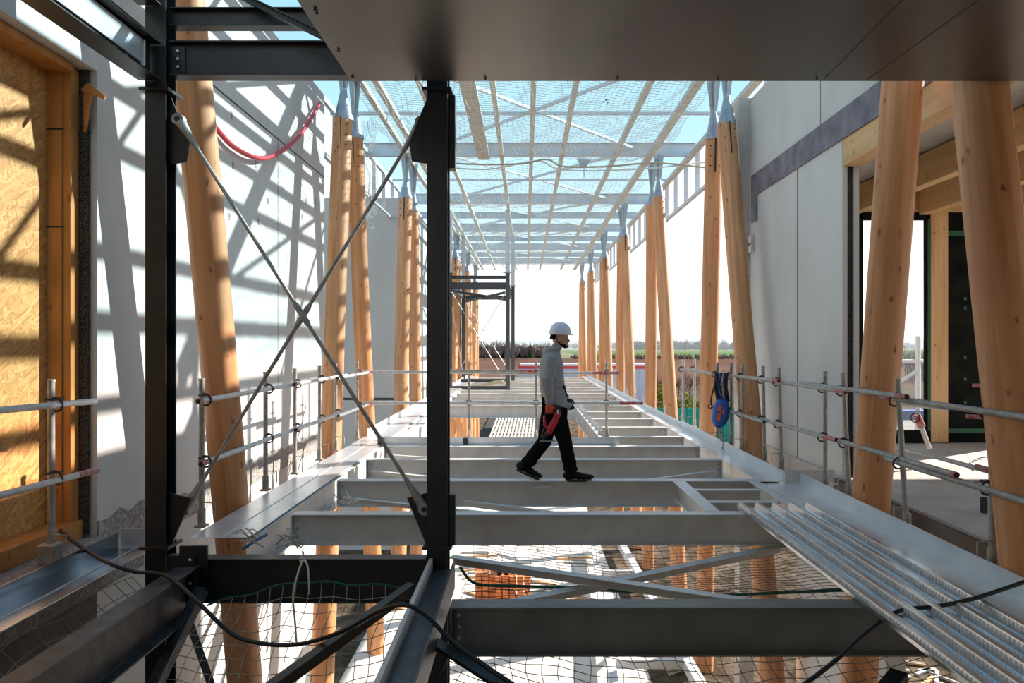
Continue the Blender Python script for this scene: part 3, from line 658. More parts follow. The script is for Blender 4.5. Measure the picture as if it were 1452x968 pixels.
# hanging brackets below roof beam
for k, px in enumerate((828,)):
    y = 17.9; x = X(px, y); b = MB().plate([(x-.2, y, 6.44), (x+.2, y, 6.44), (x+.05, y, 6.2), (x-.05, y, 6.2)], .02); b.bar((x, y, 6.2), (x, y, 5.95), .02, .02, (0, 1, 0))
    tag(b.build('hanger_plate', 'tip'), 'small triangular hanger under the second roof beam', 'hanger')
def net(name, pts_fn, nu, nv, r, m, label, sides=3):
    b = MB()
    for i in range(nu+1): b.tube([pts_fn(i/nu, j/nv) for j in range(nv+1)], r, sides, False)
    for j in range(nv+1): b.tube([pts_fn(i/nu, j/nv) for i in range(nu+1)], r, sides, False)
    return tag(b.build(name, m), label, 'net', 'safety nets', 'thing')
def roofnet(u, v):
    x = -3.1 + 6.4*u; y = 11.2 + 6.2*v
    return (x + .05*math.sin(3*y+2*x), y, 6.30 - .16*math.sin(math.pi*v) - .05*math.sin(math.pi*u*3) + .02*math.sin(9*x + 4*y))
net('safety_net', roofnet, 60, 62, .0044, 'net_white', 'white safety net under the first roof bay')
def roofnet2(u, v):
    x = -3.1 + 6.4*u; y = 17.6 + 12*v
    return (x + .05*math.sin(2*y), y, 6.30 - .22*abs(math.sin(2*math.pi*v)) + .03*math.sin(7*x + 3*y))
net('safety_net', roofnet2, 50, 80, .0044, 'net_white', 'white safety net under the second and third roof bays')
def roofnet3(u, v):
    x = -3.1 + 6.4*u; y = 29.7 + 13.5*v
    return (x, y, 6.30 - .25*abs(math.sin(2.5*math.pi*v)) + .03*math.sin(7*x + 3*y))
net('safety_net', roofnet3, 36, 60, .005, 'net_white', 'white safety net under the far end of the roof')
rp = bez([at(600, 229, 17.0), at(680, 233, 17), at(740, 232, 17), at(775, 226, 17), at(800, 236, 17), at(860, 236, 17), at(930, 231, 17), at(1005, 238, 17)], 10)
tag(MB().tube(rp, .022, 6).build('net_rope', 'net'), 'thick sagging rope edging the roof net under the second roof beam', 'rope')
rp = bez([at(600, 234, 17.1), at(690, 240, 17.1), at(760, 228, 17.1), at(800, 241, 17.1), at(900, 240, 17.1), at(1000, 230, 17.1)], 10)
tag(MB().tube(rp, .018, 6).build('net_rope', 'net_white'), 'pale second rope hanging below the edge rope of the roof net', 'rope')
b = MB()
for k in range(6):
    a = at(852+R.random()*10, 142+R.random()*6, 13.3); b.plate([a, a+Vector((.06*R.uniform(-1, 1), .02, .05*R.random())), a+Vector((.03, .05, .02+.05*R.random()))], .004)
tag(b.build('leaf_debris', 'black'), 'dark scraps lying on the roof net', 'debris', None, 'stuff')
def hang(u, v):
    z = 6.2 - 2.2*v
    return (-3.35 + .25*u + .03*math.sin(9*z), 14.2 + .1*math.sin(5*z+9*u), z)
net('hanging_net', hang, 8, 44, .004, 'net_white', 'bunched white net strip hanging beside the second left logs')
# red conduit loop on the wall
rc = bez([(-3.555, 7.75, 4.1), (-3.53, 8.3, 3.98), (-3.5, 9.05, 4.05), (-3.5, 9.85, 4.38), (-3.5, 10.7, 4.9), (-3.52, 11.7, 5.7)], 12)
tag(MB().tube(rc, .032, 10).build('red_conduit', 'redtube'), 'red conduit hanging in a loop on the pale left wall', 'conduit')
g = MB()
for yk, zk in ((8.35, 4.35), (8.4, 3.75), (9.55, 3.55), (9.1, 3.95), (11.0, 3.6), (11.2, 3.9), (11.7, 4.0), (9.2, 3.2), (8.3, 3.1)):
    g.box(-3.5995, -3.597, yk, yk+.05, zk, zk+.09)
tag(g.build('wall_marks', 'rough_conc'), 'small dark pits scattered over the pale left wall', 'marks', None, 'stuff')

# ------------------------------------------------------------------ scaffold guard rails
def post(x, y, label, group, z0=0, ztop=1.28, rails=(1.11, .57), side=-1, lean=(0, 0), m='galv_tube'):
    t = thing('guard_post', (x, y, z0), label, 'post', group)
    p, q = Vector((x, y, z0)), Vector((x+lean[0], y+lean[1], ztop))
    MB().tube([p, q], .024, 12).build('tube', m, t)
    MB().tube([q-Vector((0, 0, .004)), q+Vector((0, 0, .016))], .028, 12).build('cap', m, t)
    b = MB().tube([p+Vector((0, 0, .02)), p+Vector((0, 0, .16))], .034, 10); b.box(x-.045, x+.045, y-.045, y+.045, z0, z0+.02)
    b.build('foot_socket', m, t)
    for zr in rails:
        c = p.lerp(q, (zr-z0)/(ztop-z0)); b = MB()
        b.torus(c+Vector((side*.03, 0, 0)), .052, .009, (0, 1, .2), 12, 6); b.bar(c+Vector((side*.02, -.09, .045)), c+Vector((side*.02, .10, .03)), .012, .016)
        cl = b.build('coupler', 'dark_clamp', t)
    hk = MB().tube([p+Vector((side*.02, -.03, .22)), p+Vector((side*.14, -.05, .22)), p+Vector((side*.14, -.05, .10))], .006, 6); hk.build('hook', m, t)
    return t
M['dark_clamp'] = mat('dark_coupler', (.05, .045, .045), .5, .4)
def rail(p, q, label, group, red=(0, 0), m='white_tube', r=.024):
    p, q = Vector(p), Vector(q); d = (q-p).normalized()
    t = thing('guard_rail', (p+q)/2, label, 'rail', group)
    a, b_ = p + d*red[0], q - d*red[1]
    MB().tube([a, b_], r, 12).build('tube', m, t)
    if red[0]: MB().tube([p, a], r*1.02, 12).build('red_end', 'redpaint', t)
    if red[1]: MB().tube([b_, q], r*1.02, 12).build('red_end', 'redpaint', t)
    for e, s in ((p, -1), (q, 1)): MB().tube([e+d*s*.0005, e+d*s*.002], r*.8, 10).build('hollow_end', 'black', t)
    return t
LP = [(5.98, 'left rail post nearest the black column foot'), (7.45, 'second left rail post beyond the black column'), (8.4, 'third left rail post with the double tube joint'), (9.4, 'fourth left rail post before the second logs'), (10.2, 'fifth left rail post before the second logs'), (11.5, 'last left rail post at the corner of the opening')]
for y, lab in LP: post(-2.83, y, lab, 'posts of the left guard rail', 0.0, 1.28, (1.11, .57), 1)
xr = -2.775
for (y0, y1, zz, dx, red, lab) in ((5.8, 8.55, 1.11, 0, (.06, 0), 'nearest top tube of the left guard rail'), (8.05, 10.4, 1.12, .055, (.05, 0), 'second top tube of the left guard rail'), (9.7, 11.7, 1.11, .11, (0, .14), 'farthest top tube of the left guard rail'),
                          (5.85, 8.75, .57, 0, (.10, .04), 'nearest lower tube of the left guard rail'), (8.1, 10.6, .58, .055, (.05, 0), 'second lower tube of the left guard rail'), (9.75, 11.75, .57, .11, (0, .3), 'farthest lower tube of the left guard rail')):
    rail((xr+dx, y0, zz), (xr+dx, y1, zz), lab, 'tubes of the left guard rail', red)
# rail across the opening
for px, z0, lab in ((665, -.12, 'post of the cross rail beside the middle black column'), (760, -.1, 'post of the cross rail behind the worker back'), (860, 0, 'post of the cross rail at the lengthwise beam')):
    post(X(px, 11.75), 11.75, lab, 'posts of the cross rail', z0, 1.27, (1.10, .585), 0)
yc = 11.69
rail((-2.8, yc, 1.115), (-.35, yc, 1.105), 'left top tube of the cross rail behind the black column', 'tubes of the cross rail', (0, .0))
rail((-1.6, yc-.055, 1.14), (.2, yc-.055, 1.13), 'short overlapping top tube of the cross rail', 'tubes of the cross rail', (0, .3), 'galv_tube')
rail((-.6, yc, 1.09), (1.6, yc, 1.10), 'right top tube of the cross rail before the worker', 'tubes of the cross rail', (0, .45))
rail((-2.8, yc, .585), (-.5, yc, .58), 'left lower tube of the cross rail behind the black column', 'tubes of the cross rail')
rail((-1.0, yc-.055, .60), (2.0, yc-.055, .585), 'right lower tube of the cross rail before the worker', 'tubes of the cross rail', (0, .4))
RP = [(3.33, 4.88, 'right rail post nearest the camera before the thick log', (0.0, .0)), (3.29, 5.9, 'right rail post before the slab strip of sunlight', (-.08, 0)), (3.36, 7.1, 'right rail post leaning beside the concrete wall edge', (-.06, .0)), (3.31, 7.55, 'right rail post at the closing plate', (0, 0)),
      (3.28, 8.77, 'right rail post in front of the wall joint', (-.03, 0)), (3.25, 9.3, 'right rail post left of the wall joint', (-.02, 0)), (3.2, 10.1, 'right rail post crossing the leaning log', (0, 0)), (3.14, 10.45, 'right rail post just right of the blue straps', (0, 0)), (3.04, 10.85, 'right rail post behind the fall arrester', (0, 0)),
      (3.02, 13.1, 'sunlit rail post at the far end of the right rail', (0, 0)), (3.26, 13.2, 'second sunlit post at the far end of the right rail', (0, 0))]
for x, y, lab, ln in RP: post(x, y, lab, 'posts of the right guard rail', -.02, 1.28, (1.11, .57) if y < 13 else (1.11,), -1, ln, 'galv_tube' if y < 13 else 'white_tube')  # brighter tube colour puts sun on the far posts
for (a, b_, red, lab) in (((3.275, 3.6, 1.12), (3.20, 6.15, 1.125), (0, .16), 'nearest top tube of the right guard rail'), ((3.15, 5.65, 1.16), (3.27, 8.1, 1.13), (.18, 0), 'second top tube of the right guard rail'),
                          ((3.23, 6.9, 1.115), (3.19, 9.75, 1.11), (.2, .1), 'third top tube of the right guard rail'), ((3.15, 8.5, 1.14), (3.1, 10.9, 1.11), (.2, 0), 'fourth top tube of the right guard rail'),
                          ((3.0, 10.8, 1.12), (3.02, 13.2, 1.115), (0, .06), 'farthest top tube of the right guard rail'),
                          ((3.275, 3.6, .57), (3.215, 6.1, .575), (0, 0), 'nearest lower tube of the right guard rail'), ((3.215, 5.1, .62), (3.27, 7.75, .58), (.05, 0), 'second lower tube of the right guard rail'),
                          ((3.23, 7.1, .60), (3.18, 9.6, .575), (.3, 0), 'third lower tube of the right guard rail'), ((3.14, 9.0, .57), (3.08, 10.75, .58), (0, 0), 'fourth lower tube of the right guard rail')):
    rail(a, b_, lab, 'tubes of the right guard rail', red, 'galv_tube')  # greyer tube colour puts shade on the right rail
# rail inside the left opening
post(-3.5, 5.05, 'rail post standing before the strand board', 'posts beside the strand board', -.02, 1.32, (1.15, .61), 1)
MBs = MB().box(-3.56, -3.44, 4.98, 5.10, -.02, .13)
tag(bev(MBs.build('clamp_block', 'galv_tube'), .01), 'grey clamp block at the foot of the strand board post', 'clamp')
rail((-3.44, 3.4, 1.19), (-3.44, 5.47, 1.14), 'upper tube before the strand board', 'tubes before the strand board', (0, .0))
rail((-3.44, 3.4, .63), (-3.44, 5.5, .585), 'lower tube with red end before the strand board', 'tubes before the strand board', (0, .25))
# rails and props in the right room
rail(at(1262, 630, 8.3), at(1402, 668, 6.5), 'loose lower tube deeper inside the right room', 'tubes inside the right room', (0, 0))
rail(at(1384, 661, 6.0), at(1452, 680, 5.6), 'red ended tube behind the nearest right post', 'tubes inside the right room', (.4, 0), 'galv_tube')
rail(at(1265, 570, 8.6), at(1345, 580, 8.0), 'short upper tube behind the leaning log', 'tubes inside the right room', (0, 0))
rail(at(1379, 546, 8.4), at(1420, 547, 8.2), 'red tube end by the black wall at upper right', 'tubes inside the right room', (.3, 0))
rail(at(1369, 590, 7.6), at(1420, 592, 7.4), 'red tube end by the black wall at lower right', 'tubes inside the right room', (.4, 0))
post(X(1416, 5.9), 5.9, 'post inside the right room behind the nearest post', 'posts inside the right room', .0, 1.2, (.55,), 1)
post(X(1258, 8.2), 8.2, 'post foot behind the leaning log in the right room', 'posts inside the right room', 0, 1.1, (), 1)
t = thing('brace_prop', at(1318, 634, 8.9), 'short brace prop with red clamp before the timber post', 'prop')
MB().tube([at(1304, 598, 8.9), at(1318, 636, 8.9)], .03, 10).build('tube', 'white_tube', t)
MB().tube([at(1300, 588, 8.9), at(1307, 605, 8.9)], .045, 10).build('clamp', 'redpaint', t)
MB().torus(at(1298, 592, 8.85), .06, .008, (0, 1, 0)).build('ring', 'dark_clamp', t)
# scaffold outside the window
t = thing('scaffold_bay', (6.6, 13.5, 0), 'white scaffold frame outside the tall window', 'scaffold')
for x in (6.35, 7.75): MB().tube([(x, 13.5, -1.2), (x, 13.5, 1.75)], .05, 10).build('standard', 'white_plastic', t)
MB().tube([(6.1, 13.5, 1.25), (7.9, 13.5, 1.25)], .04, 8).build('ledger', 'white_plastic', t)
MB().tube([(6.4, 13.5, .2), (7.7, 13.5, 1.05)], .035, 8).build('diagonal', 'white_plastic', t)
MB().box(6.15, 6.6, 13.4, 13.6, 1.0, 1.28).build('clamp_box', 'black', t)
MB().box(6.1, 8.0, 13.4, 13.7, .1, .28).build('toe_board', 'blue', t)
b = MB(); pts = [onz(1384, 664, .03), onz(1376, 655, .03), onz(1392, 648, .03), onz(1420, 650, .03), onz(1446, 690, .03), onz(1452, 720, .03)]
tag(MB().tube(bez(pts), .012, 6).build('floor_cable', 'cable'), 'dark cable curled on the dusty slab', 'cable')
for k in range(7):
    a = onz(R.uniform(1270, 1400), R.uniform(660, 690), .002); bb = MB().box(a.x-.06*R.random(), a.x+.06, a.y-.01, a.y+.01, .0, .012)
    tag(bb.build('wood_chip', 'rough_conc'), 'small scrap lying on the dusty slab', 'scrap', 'scraps on the dusty slab')
tag(bev(MB().box(*(lambda a: (a.x-.03, a.x+.02, a.y-.02, a.y+.02, 0, .15))(onz(1396, 727, 0))).build('metal_stub', 'black'), .004), 'small dark stub standing on the slab edge', 'stub')

# fall arrester hanging on the right rail
t = thing('fall_arrester', (2.98, 10.25, .8), 'blue and orange fall arrester block hanging on the right rail', 'fall arrester')
c = at(1021, 585, 10.35); b = MB(); rings = []
tl = lambda x, z: (c.x + x*.985 + z*.17, c.z + z*.985 - x*.17)
for i in range(9):
    u = -1 + 2*i/8; k = math.sqrt(max(0, 1-u**4*.55)); ring_ = []
    for q in range(24):
        a = 2*math.pi*q/24; x_, z_ = tl(.115*math.copysign(abs(math.cos(a))**.8, math.cos(a))*k, .215*math.copysign(abs(math.sin(a))**.85, math.sin(a))*k); ring_.append((x_, c.y + .075*u, z_))
    rings.append(ring_)
b.loft(rings); b.build('housing', 'blue', t)
b = MB()
for u in (-.05, .0, .05): b.tube([(tl(.119*math.cos(q*math.pi/12), .219*math.sin(q*math.pi/12))[0], c.y+u, tl(.119*math.cos(q*math.pi/12), .219*math.sin(q*math.pi/12))[1]) for q in range(-7, 8)], .010, 6)
b.build('rib', 'strap', t)
for (x0_, z0_, x1_, z1_) in ((-.075, .03, -.012, .12), (-.07, -.10, -.005, .0), (.0, .0, .035, .10)):
    b = MB(); b.plate([(tl(x_, z_)[0], c.y-.080, tl(x_, z_)[1]) for x_, z_ in ((x0_, z0_), (x1_, z0_-.02), (x1_-.01, z1_), (x0_+.02, z1_))], .012); b.build('label', 'orange', t)
ch = MB(); z = c.z - .27
for k in range(6):
    ch.torus(c + Vector((.012*k, -.05, -.26-.065*k)), .030, .010, ((1, 0, 0) if k % 2 else (0, 1, 0)), 10, 5, 1.9 if False else 1.0); 
    z -= .07
ch.build('chain', 'galv_tube', t)
ch = MB()
for k in range(9): ch.torus(c + Vector((.03+.012*math.sin(k), -.02, .26+.045*k)), .018, .006, ((1, 0, 0) if k % 2 else (0, 1, 0)), 10, 5)
ch.build('chain', 'galv_tube', t)
for k, (dx, w) in enumerate(((-.05, .02), (-.01, .02), (.03, .022), (.09, .02), (.12, .02))):
    b = MB(); p0 = c + Vector((dx, .04 + .02*(k % 2), .60)); b.tube(bez([p0, p0+Vector((-.02, -.02, -.2)), p0+Vector((.02, 0, -.42)), p0+Vector((.0, 0, -.60+.05*k))]), .020, 6); b.build('strap', 'strap' if k % 2 else 'cable', t)
b = MB(); b.tube(bez([c+Vector((-.05, 0, .55)), c+Vector((-.11, 0, .32)), c+Vector((-.14, 0, .18)), c+Vector((-.12, 0, .10))]), .012, 6); b.torus(c+Vector((-.15, 0, .10)), .03, .009, (0, 1, 0)); b.build('hook_line', 'cable', t)
b = MB(); b.tube(bez([c+Vector((.10, -.2, -.75)), c+Vector((.16, -.3, -.85)), c+Vector((.28, -.3, -.86)), c+Vector((.33, -.2, -.74))]), .006, 5)
tag(b.build('thin_wire', 'galv_tube'), 'thin wire curl lying on the edge sheet below the fall arrester', 'wire')

# ------------------------------------------------------------------ cables
def cable(pts, label, r=.016): return tag(MB().tube(bez(pts, 10), r, 8).build('cable', 'cable'), label, 'cable')
cable([at(85, 752, 5.3), at(105, 768, 5.1), at(150, 796, 4.75), at(190, 810, 4.75), at(236, 816, 4.72), at(280, 853, 4.5), at(330, 899, 4.45), at(380, 913, 4.4), at(430, 912, 4.35), at(490, 893, 4.2), at(535, 868, 4.0), at(572, 857, 3.95), at(605, 873, 3.95), at(640, 908, 3.9), at(690, 945, 3.8), at(750, 985, 3.7)], 'black cable looping across the lower left over the beams', .0135)
cable([at(1120, 985, 3.6), at(1180, 940, 3.75), at(1230, 895, 3.95), at(1275, 866, 4.02), at(1330, 859, 4.05), at(1385, 847, 4.1), at(1460, 822, 4.15)], 'black cable lying over the ribbed deck', .0125)

# ------------------------------------------------------------------ safety nets below the floor
def netA(u, v):
    x = -2.32 + 1.58*u; y = 5.0 - 1.7*v
    top = -.14 + (-.17 if u < .02 else -.17*(1-min(u/.42, 1))) + (-.05*(u-.42)/.58 if u > .42 else 0)
    return (x + .02*math.sin(12*y), y - .0*v, top - .30*v - .55*math.sin(math.pi*min(v*.75, 1))*.55*(.4+math.sin(math.pi*u)) + .012*math.sin(17*x+9*y))
net('floor_net', netA, 17, 18, .0033, 'net', 'beige safety net hanging below the black floor beam')
rp = [Vector(netA(i/20, 0))+Vector((0, 0, .005)) for i in range(21)]
tag(MB().tube(rp, .008, 6).build('net_rope', 'rope_green'), 'green rope edging the net below the black floor beam', 'rope')
def netB(u, v):
    x = -.50 + 3.5*u; y = 2.6 + 2.9*v
    return (x + .015*math.sin(11*y+3*x), y + .012*math.sin(8*x), -.36 - .26*math.sin(math.pi*u)*math.sin(math.pi*v) - .02 + .012*math.sin(13*x+11*y))
net('floor_net', netB, 34, 28, .0030, 'net_dark', 'dark safety net below the front steel beam')
rp = bez([(-.52, 5.45, -.18), (-.40, 5.48, -.32), (-.1, 5.48, -.34), (.3, 5.5, -.36), (1.0, 5.5, -.40), (1.5, 5.5, -.42), (2.1, 5.5, -.40), (2.9, 5.5, -.36)], 10)
tag(MB().tube(rp, .012, 6).build('net_rope', 'rope_green'), 'green rope edging the net under the crossed grey braces', 'rope')
def netC(u, v):
    x = -.5 + 3.5*u; y = 5.5 + 2.4*v
    return (x + .015*math.sin(11*y), y, -.40 - .16*math.sin(math.pi*v)*math.sin(math.pi*u) + .01*math.sin(13*x))
net('floor_net', netC, 26, 26, .0028, 'net_dark', 'dark safety net below the worker beam')
def netD(u, v):
    x = -3.0 + .5*u; y = 2.2 + 3.0*v
    return (x + .02*math.sin(9*y), y, -.16 - .15*math.sin(math.pi*u) - .05*u + .02*math.sin(8*y))
net('floor_net', netD, 6, 26, .0033, 'net', 'beige safety net between the bluish edge sheet and the dusty beam')
rp = [Vector(netD(0.3, i/30)) + Vector((0, 0, .04)) for i in range(31)]
tag(MB().tube(rp, .011, 6).build('net_rope', 'rope_green'), 'green rope along the bluish edge sheet', 'rope')
b = MB(); kn = at(430, 790, 5.02)
b.tube(bez([kn+Vector((0, -.02, .05)), kn, kn+Vector((-.02, -.06, -.10)), kn+Vector((-.05, -.07, -.25)), kn+Vector((-.04, -.06, -.45)), kn+Vector((-.02, -.08, -.62))]), .008, 6)
b.tube(bez([kn, kn+Vector((.05, -.05, -.06)), kn+Vector((.06, -.05, -.25))]), .007, 6)
for k in range(3): b.torus(kn+Vector((0, -.02, .02-.02*k)), .016, .007, (0, .3, 1), 8, 5)
tag(b.build('tied_cord', 'net_white'), 'pale cord knotted on the black floor beam', 'cord')
b = MB()
for k in range(22):
    a = onz(R.uniform(350, 440), R.uniform(764, 780), .0) + Vector((0, 0, .01)); e2 = a + Vector((R.uniform(-.2, .2), R.uniform(-.12, .12), R.uniform(0, .08)))
    b.tube(bez([a, (a+e2)/2+Vector((0, 0, .05*R.random())), e2], 4), .005, 4)
tag(b.build('heaped_net', 'net'), 'heap of beige netting at the left end of the wide beam', 'net')
b = MB(); b.tube(bez([onz(344, 778, .02), onz(360, 768, .05), onz(378, 758, .05)]), .012, 6)
tag(b.build('blue_rope', 'rope_blue'), 'short blue rope beside the heaped netting', 'rope')
b = MB()
for k in range(18):
    a = Vector((-2.12+R.uniform(-.05, .25), 7.6+R.uniform(-.3, .3), -.1)); e2 = a + Vector((R.uniform(-.15, .2), R.uniform(-.2, .2), R.uniform(-.15, .02)))
    b.tube(bez([a, (a+e2)/2+Vector((0, 0, -.05)), e2], 4), .005, 4)
tag(b.build('heaped_net', 'net_white'), 'pale netting tangle left under the worker beam', 'net')

# ------------------------------------------------------------------ ground storey
t = thing('welded_frame', onz(905, 880, GZ+.3), 'galvanised ladder shaped frame lying on the ground below the front beams', 'frame')  # welded steel frame with crossbars, not for climbing
def gbar(p, q, w, h, nm): a, c_ = onz(*p, GZ+.35), onz(*q, GZ+.35); MB().bar(a, c_, w, h).build(nm, 'white_steel', t)
M['white_steel'] = mat('white_galvanised', (.62, .63, .64), .5, .1)
gbar((842, 770), (872, 985), .16, .2, 'side_rail'); gbar((880, 770), (1000, 985), .18, .2, 'side_rail')
for (p, q) in (((858, 885), (950, 885)), ((866, 940), (975, 940)), ((850, 812), (905, 812))): gbar(p, q, .12, .16, 'rung')
gbar((858, 930), (940, 868), .08, .1, 'diagonal')
for k, (px, py) in enumerate(((700, 836), (728, 838))):
    a = onz(px, py+18, GZ); t = thing('brick_pallet', a, ('left' if k == 0 else 'right') + ' orange brick stack on the sunlit ground below the front beams', 'bricks', 'brick stacks')
    for r_ in range(5):
        b = MB()
        for q in range(5): b.box(a.x-.42+.17*q, a.x-.28+.17*q, a.y-.3, a.y+.3, GZ+.12+.13*r_, GZ+.23+.13*r_)
        b.build('brick_course', 'terracotta', t)
    b = MB()
    for q in range(3): b.box(a.x-.45+.36*q, a.x-.28+.36*q, a.y-.32, a.y+.32, GZ, GZ+.11)
    b.build('pallet', 'glulam', t)
def lattice(p, w, d, tilt, label):
    t_ = MB(); n = 12
    for i in range(n+1): t_.bar((p.x+w*i/n, p.y, p.z), (p.x+w*i/n+.4, p.y+d, p.z+tilt), .09, .12)
    for i in range(n+1): t_.bar((p.x+.4*i/n, p.y+d*i/n, p.z+tilt*i/n), (p.x+w+.4*i/n, p.y+d*i/n, p.z+tilt*i/n), .09, .12)
    return tag(t_.build('lattice_mat', 'crate'), label, 'mat')
lattice(onz(692, 628, GZ+.3), 2.6, 10, 1.1, 'pale lattice mat seen through the floor opening')
g = MB(); tag(MB().box(-3.0, 1.3, 43, 60, GZ+.02, GZ+.10).build('gap_darkener', 'aggregate'), 'added dark sheet blackening the gaps of the pale lattice mat', 'sheet')  # added to darken the gaps in the lattice
for k in range(40):
    a = onz(R.uniform(1190, 1330), R.uniform(905, 990), GZ+.03); d = Vector((R.uniform(-.7, .7), R.uniform(-.5, .5), 0))
    tag(MB().bar(a, a+d, R.uniform(.03, .1), .04).build('offcut', R.choice(['glulam', 'white_steel', 'slab'])), 'loose offcut lying in the soil under the ribbed deck', 'offcut', 'offcuts in the soil')
for k in range(26):
    a = onz(R.uniform(650, 830), R.uniform(775, 850), GZ+.05); d = Vector((R.uniform(-1.2, 1.2), R.uniform(-.6, .6), 0))
    tag(MB().bar(a, a+d, R.uniform(.03, .12), .06).build('plank', R.choice(['glulam', 'white_steel', 'slab'])), 'loose plank lying on the sunlit concrete below the beams', 'plank', 'planks on the sunlit concrete')

# ------------------------------------------------------------------ landscape
for k, (px0, px1) in enumerate(((735, 828), (832, 921))):
    Yc = 68; x0, x1 = X(px0, Yc), X(px1, Yc)
    t = thing('site_cabin', ((x0+x1)/2, Yc, GZ), ('left' if k == 0 else 'right') + ' lilac site cabin with red roof band', 'cabin', 'site cabins')
    bev(MB().box(x0, x1, Yc, Yc+2.6, GZ, -.62).build('body', 'cabin', t), .03)
    MB().box(x0-.03, x1+.03, Yc-.04, Yc+2.64, -.90, -.62).build('red_band', 'red_band', t)
    MB().box(x0+.15, x1-.15, Yc+.1, Yc+2.5, -.62, -.40).build('roof', 'white_plastic', t)
    s = MB()
    for i in range(1, 6): xx = x0 + (x1-x0)*i/6; s.box(xx-.02, xx+.02, Yc-.02, Yc, GZ+.1, -.92)
    s.build('seam', 'slab', t)
t = thing('green_hoarding', (11.5, 43, GZ), 'green hoarding fence beyond the sunlit posts', 'fence')
b = MB(); n = 40
for i in range(n): b.box(7.9+.19*i, 7.9+.19*i+.16, 43 + (.03 if i % 2 else 0), 43.05, GZ, -2.45)
b.box(7.9, 15.6, 43.05, 43.08, GZ, -2.46); b.build('sheeting', 'hoarding', t)
for i in range(4): MB().bar((8.2+2.3*i, 43.2, GZ), (8.2+2.3*i, 43.2, -2.5), .1, .1, (0, 1, 0)).build('post', 'galv_tube', t)
def bush(px, py, Yb, w, h, m, label, name='bush', seed=1, cat='bush'):
    rr = random.Random(seed); b = MB(); cx = X(px, Yb)
    for k in range(1600):
        a = rr.uniform(0, 6.283); rad = rr.random()**.5; zz = rr.random()
        p = Vector((cx + w*rad*math.cos(a)*(1-.5*zz), Yb + .6*w*rad*math.sin(a), GZ + h*(zz**.9)*(1-.35*rad)))
        sz = .08 + .10*rr.random(); q = Quaternion((rr.random(), rr.random(), rr.random(), rr.random())).normalized()
        b.add([p + q @ Vector(v) for v in ((-sz, 0, 0), (0, -sz*.5, .02), (sz, 0, 0), (0, sz*.5, -.02))], [(0, 1, 2, 3)])
    return tag(b.build(name, m), label, cat)
bush(942, 0, 50, 1.6, 3.9, 'leaf_yellow', 'yellow green bush beside the third right logs', 'bush', 3)
bush(974, 0, 46.5, 2.3, 2.9, 'leaf_yellow', 'yellow green bush behind the green hoarding', 'bush', 4)
def bare_tree_mesh(h, seed, dens=4):
    rr = random.Random(seed); b = MB()
    def grow(p, d, L, r, lv):
        q = p + d*L; b.tube([p, (p+q)/2 + Vector((rr.uniform(-1, 1), rr.uniform(-1, 1), 0))*L*.05, q], [r, r*.8, r*.6], 4, False)
        if lv == 0: return
        for k in range(dens if lv > 1 else dens+1):
            s = rr.uniform(.35, 1); nd = (d + Vector((rr.uniform(-1, 1), rr.uniform(-1, 1), rr.uniform(-.1, .7)))*.75).normalized()
            grow(p + d*L*s, nd, L*rr.uniform(.5, .75), r*.5, lv-1)
    grow(Vector((0, 0, 0)), Vector((0, 0, 1)), h*.42, h*.016, 4)
    return b
tm = [bare_tree_mesh(10, s).mesh('bare_tree', 'bark') for s in (1, 2, 3)]
def tree(px, Yb, h, k, label, group, m=None, zb=GZ):
    o = bpy.data.objects.new('bare_tree', tm[k % 3]); C.objects.link(o); o.location = (X(px, Yb), Yb, zb); s = h/10; o.scale = (s*1.1, s*1.1, s); o.rotation_euler = (0, 0, k*1.7)
    return tag(o, label, 'tree', group)
for k in range(16):
    px = 664 + k*6.4 + R.uniform(-2, 2)
    tree(px, 262 + R.uniform(-8, 10), R.uniform(9, 13) if px < 720 else R.uniform(6, 9), k, 'bare winter tree at the field edge beyond the far dark frame', 'bare trees beyond the far dark frame')
for k in range(30):
    px = 890 + k*6.7 + R.uniform(-2, 2)
    tree(px, 640 + R.uniform(-30, 30), R.uniform(11, 17), k+1, 'bare winter tree beyond the green field on the right', 'bare trees beyond the right logs')
for k in range(14):
    px = 925 + k*7.5
    tree(px, 78 + R.uniform(-4, 8), R.uniform(2.8, 4.4), k, 'bare brushwood standing behind the green hoarding', 'brushwood behind the green hoarding')
for k in range(12):
    tree(1285 + k*3, 112 + R.uniform(-10, 12), R.uniform(5, 8), k, 'bare tree seen through the tall window', 'bare trees through the tall window')
def thicket(name, px0, px1, Yb, h, n, m, label, seed, zb=GZ):
    rr = random.Random(seed); b = MB()
    for k in range(n):
        p = Vector((X(rr.uniform(px0, px1), Yb), Yb + rr.uniform(-12, 12), zb)); hh = h*rr.uniform(.5, 1)
        for q in range(5):
            d = Vector((rr.uniform(-.35, .35), rr.uniform(-.3, .3), 1))*hh*rr.uniform(.6, 1)
            b.tube([p, p+d*.5+Vector((rr.uniform(-.2, .2), 0, 0)), p+d], [.10*Yb/300, .08*Yb/300, .03], 3, False)
        b.ell(p+Vector((0, 0, hh*.35)), (hh*.35, hh*.3, hh*.35), None, 7, 5)
    return tag(b.build(name, m), label, 'hedge', None, 'stuff')
thicket('hedge', 640, 785, 305, 7.5, 210, 'twigs', 'dim brown hedge closing the ploughed field on the left', 1)
thicket('hedge', 880, 1120, 690, 12, 240, 'twigs', 'dim hedge line behind the green field', 2)
thicket('hedge', 812, 1130, 280, 2.4, 230, 'twigs', 'low dark hedge between ploughed and green field', 5)
thicket('hedge', 600, 1500, 900, 11, 260, 'twigs', 'distant grey woods along the horizon', 3)
b = MB(); rr = random.Random(4); cx = X(752, 275)
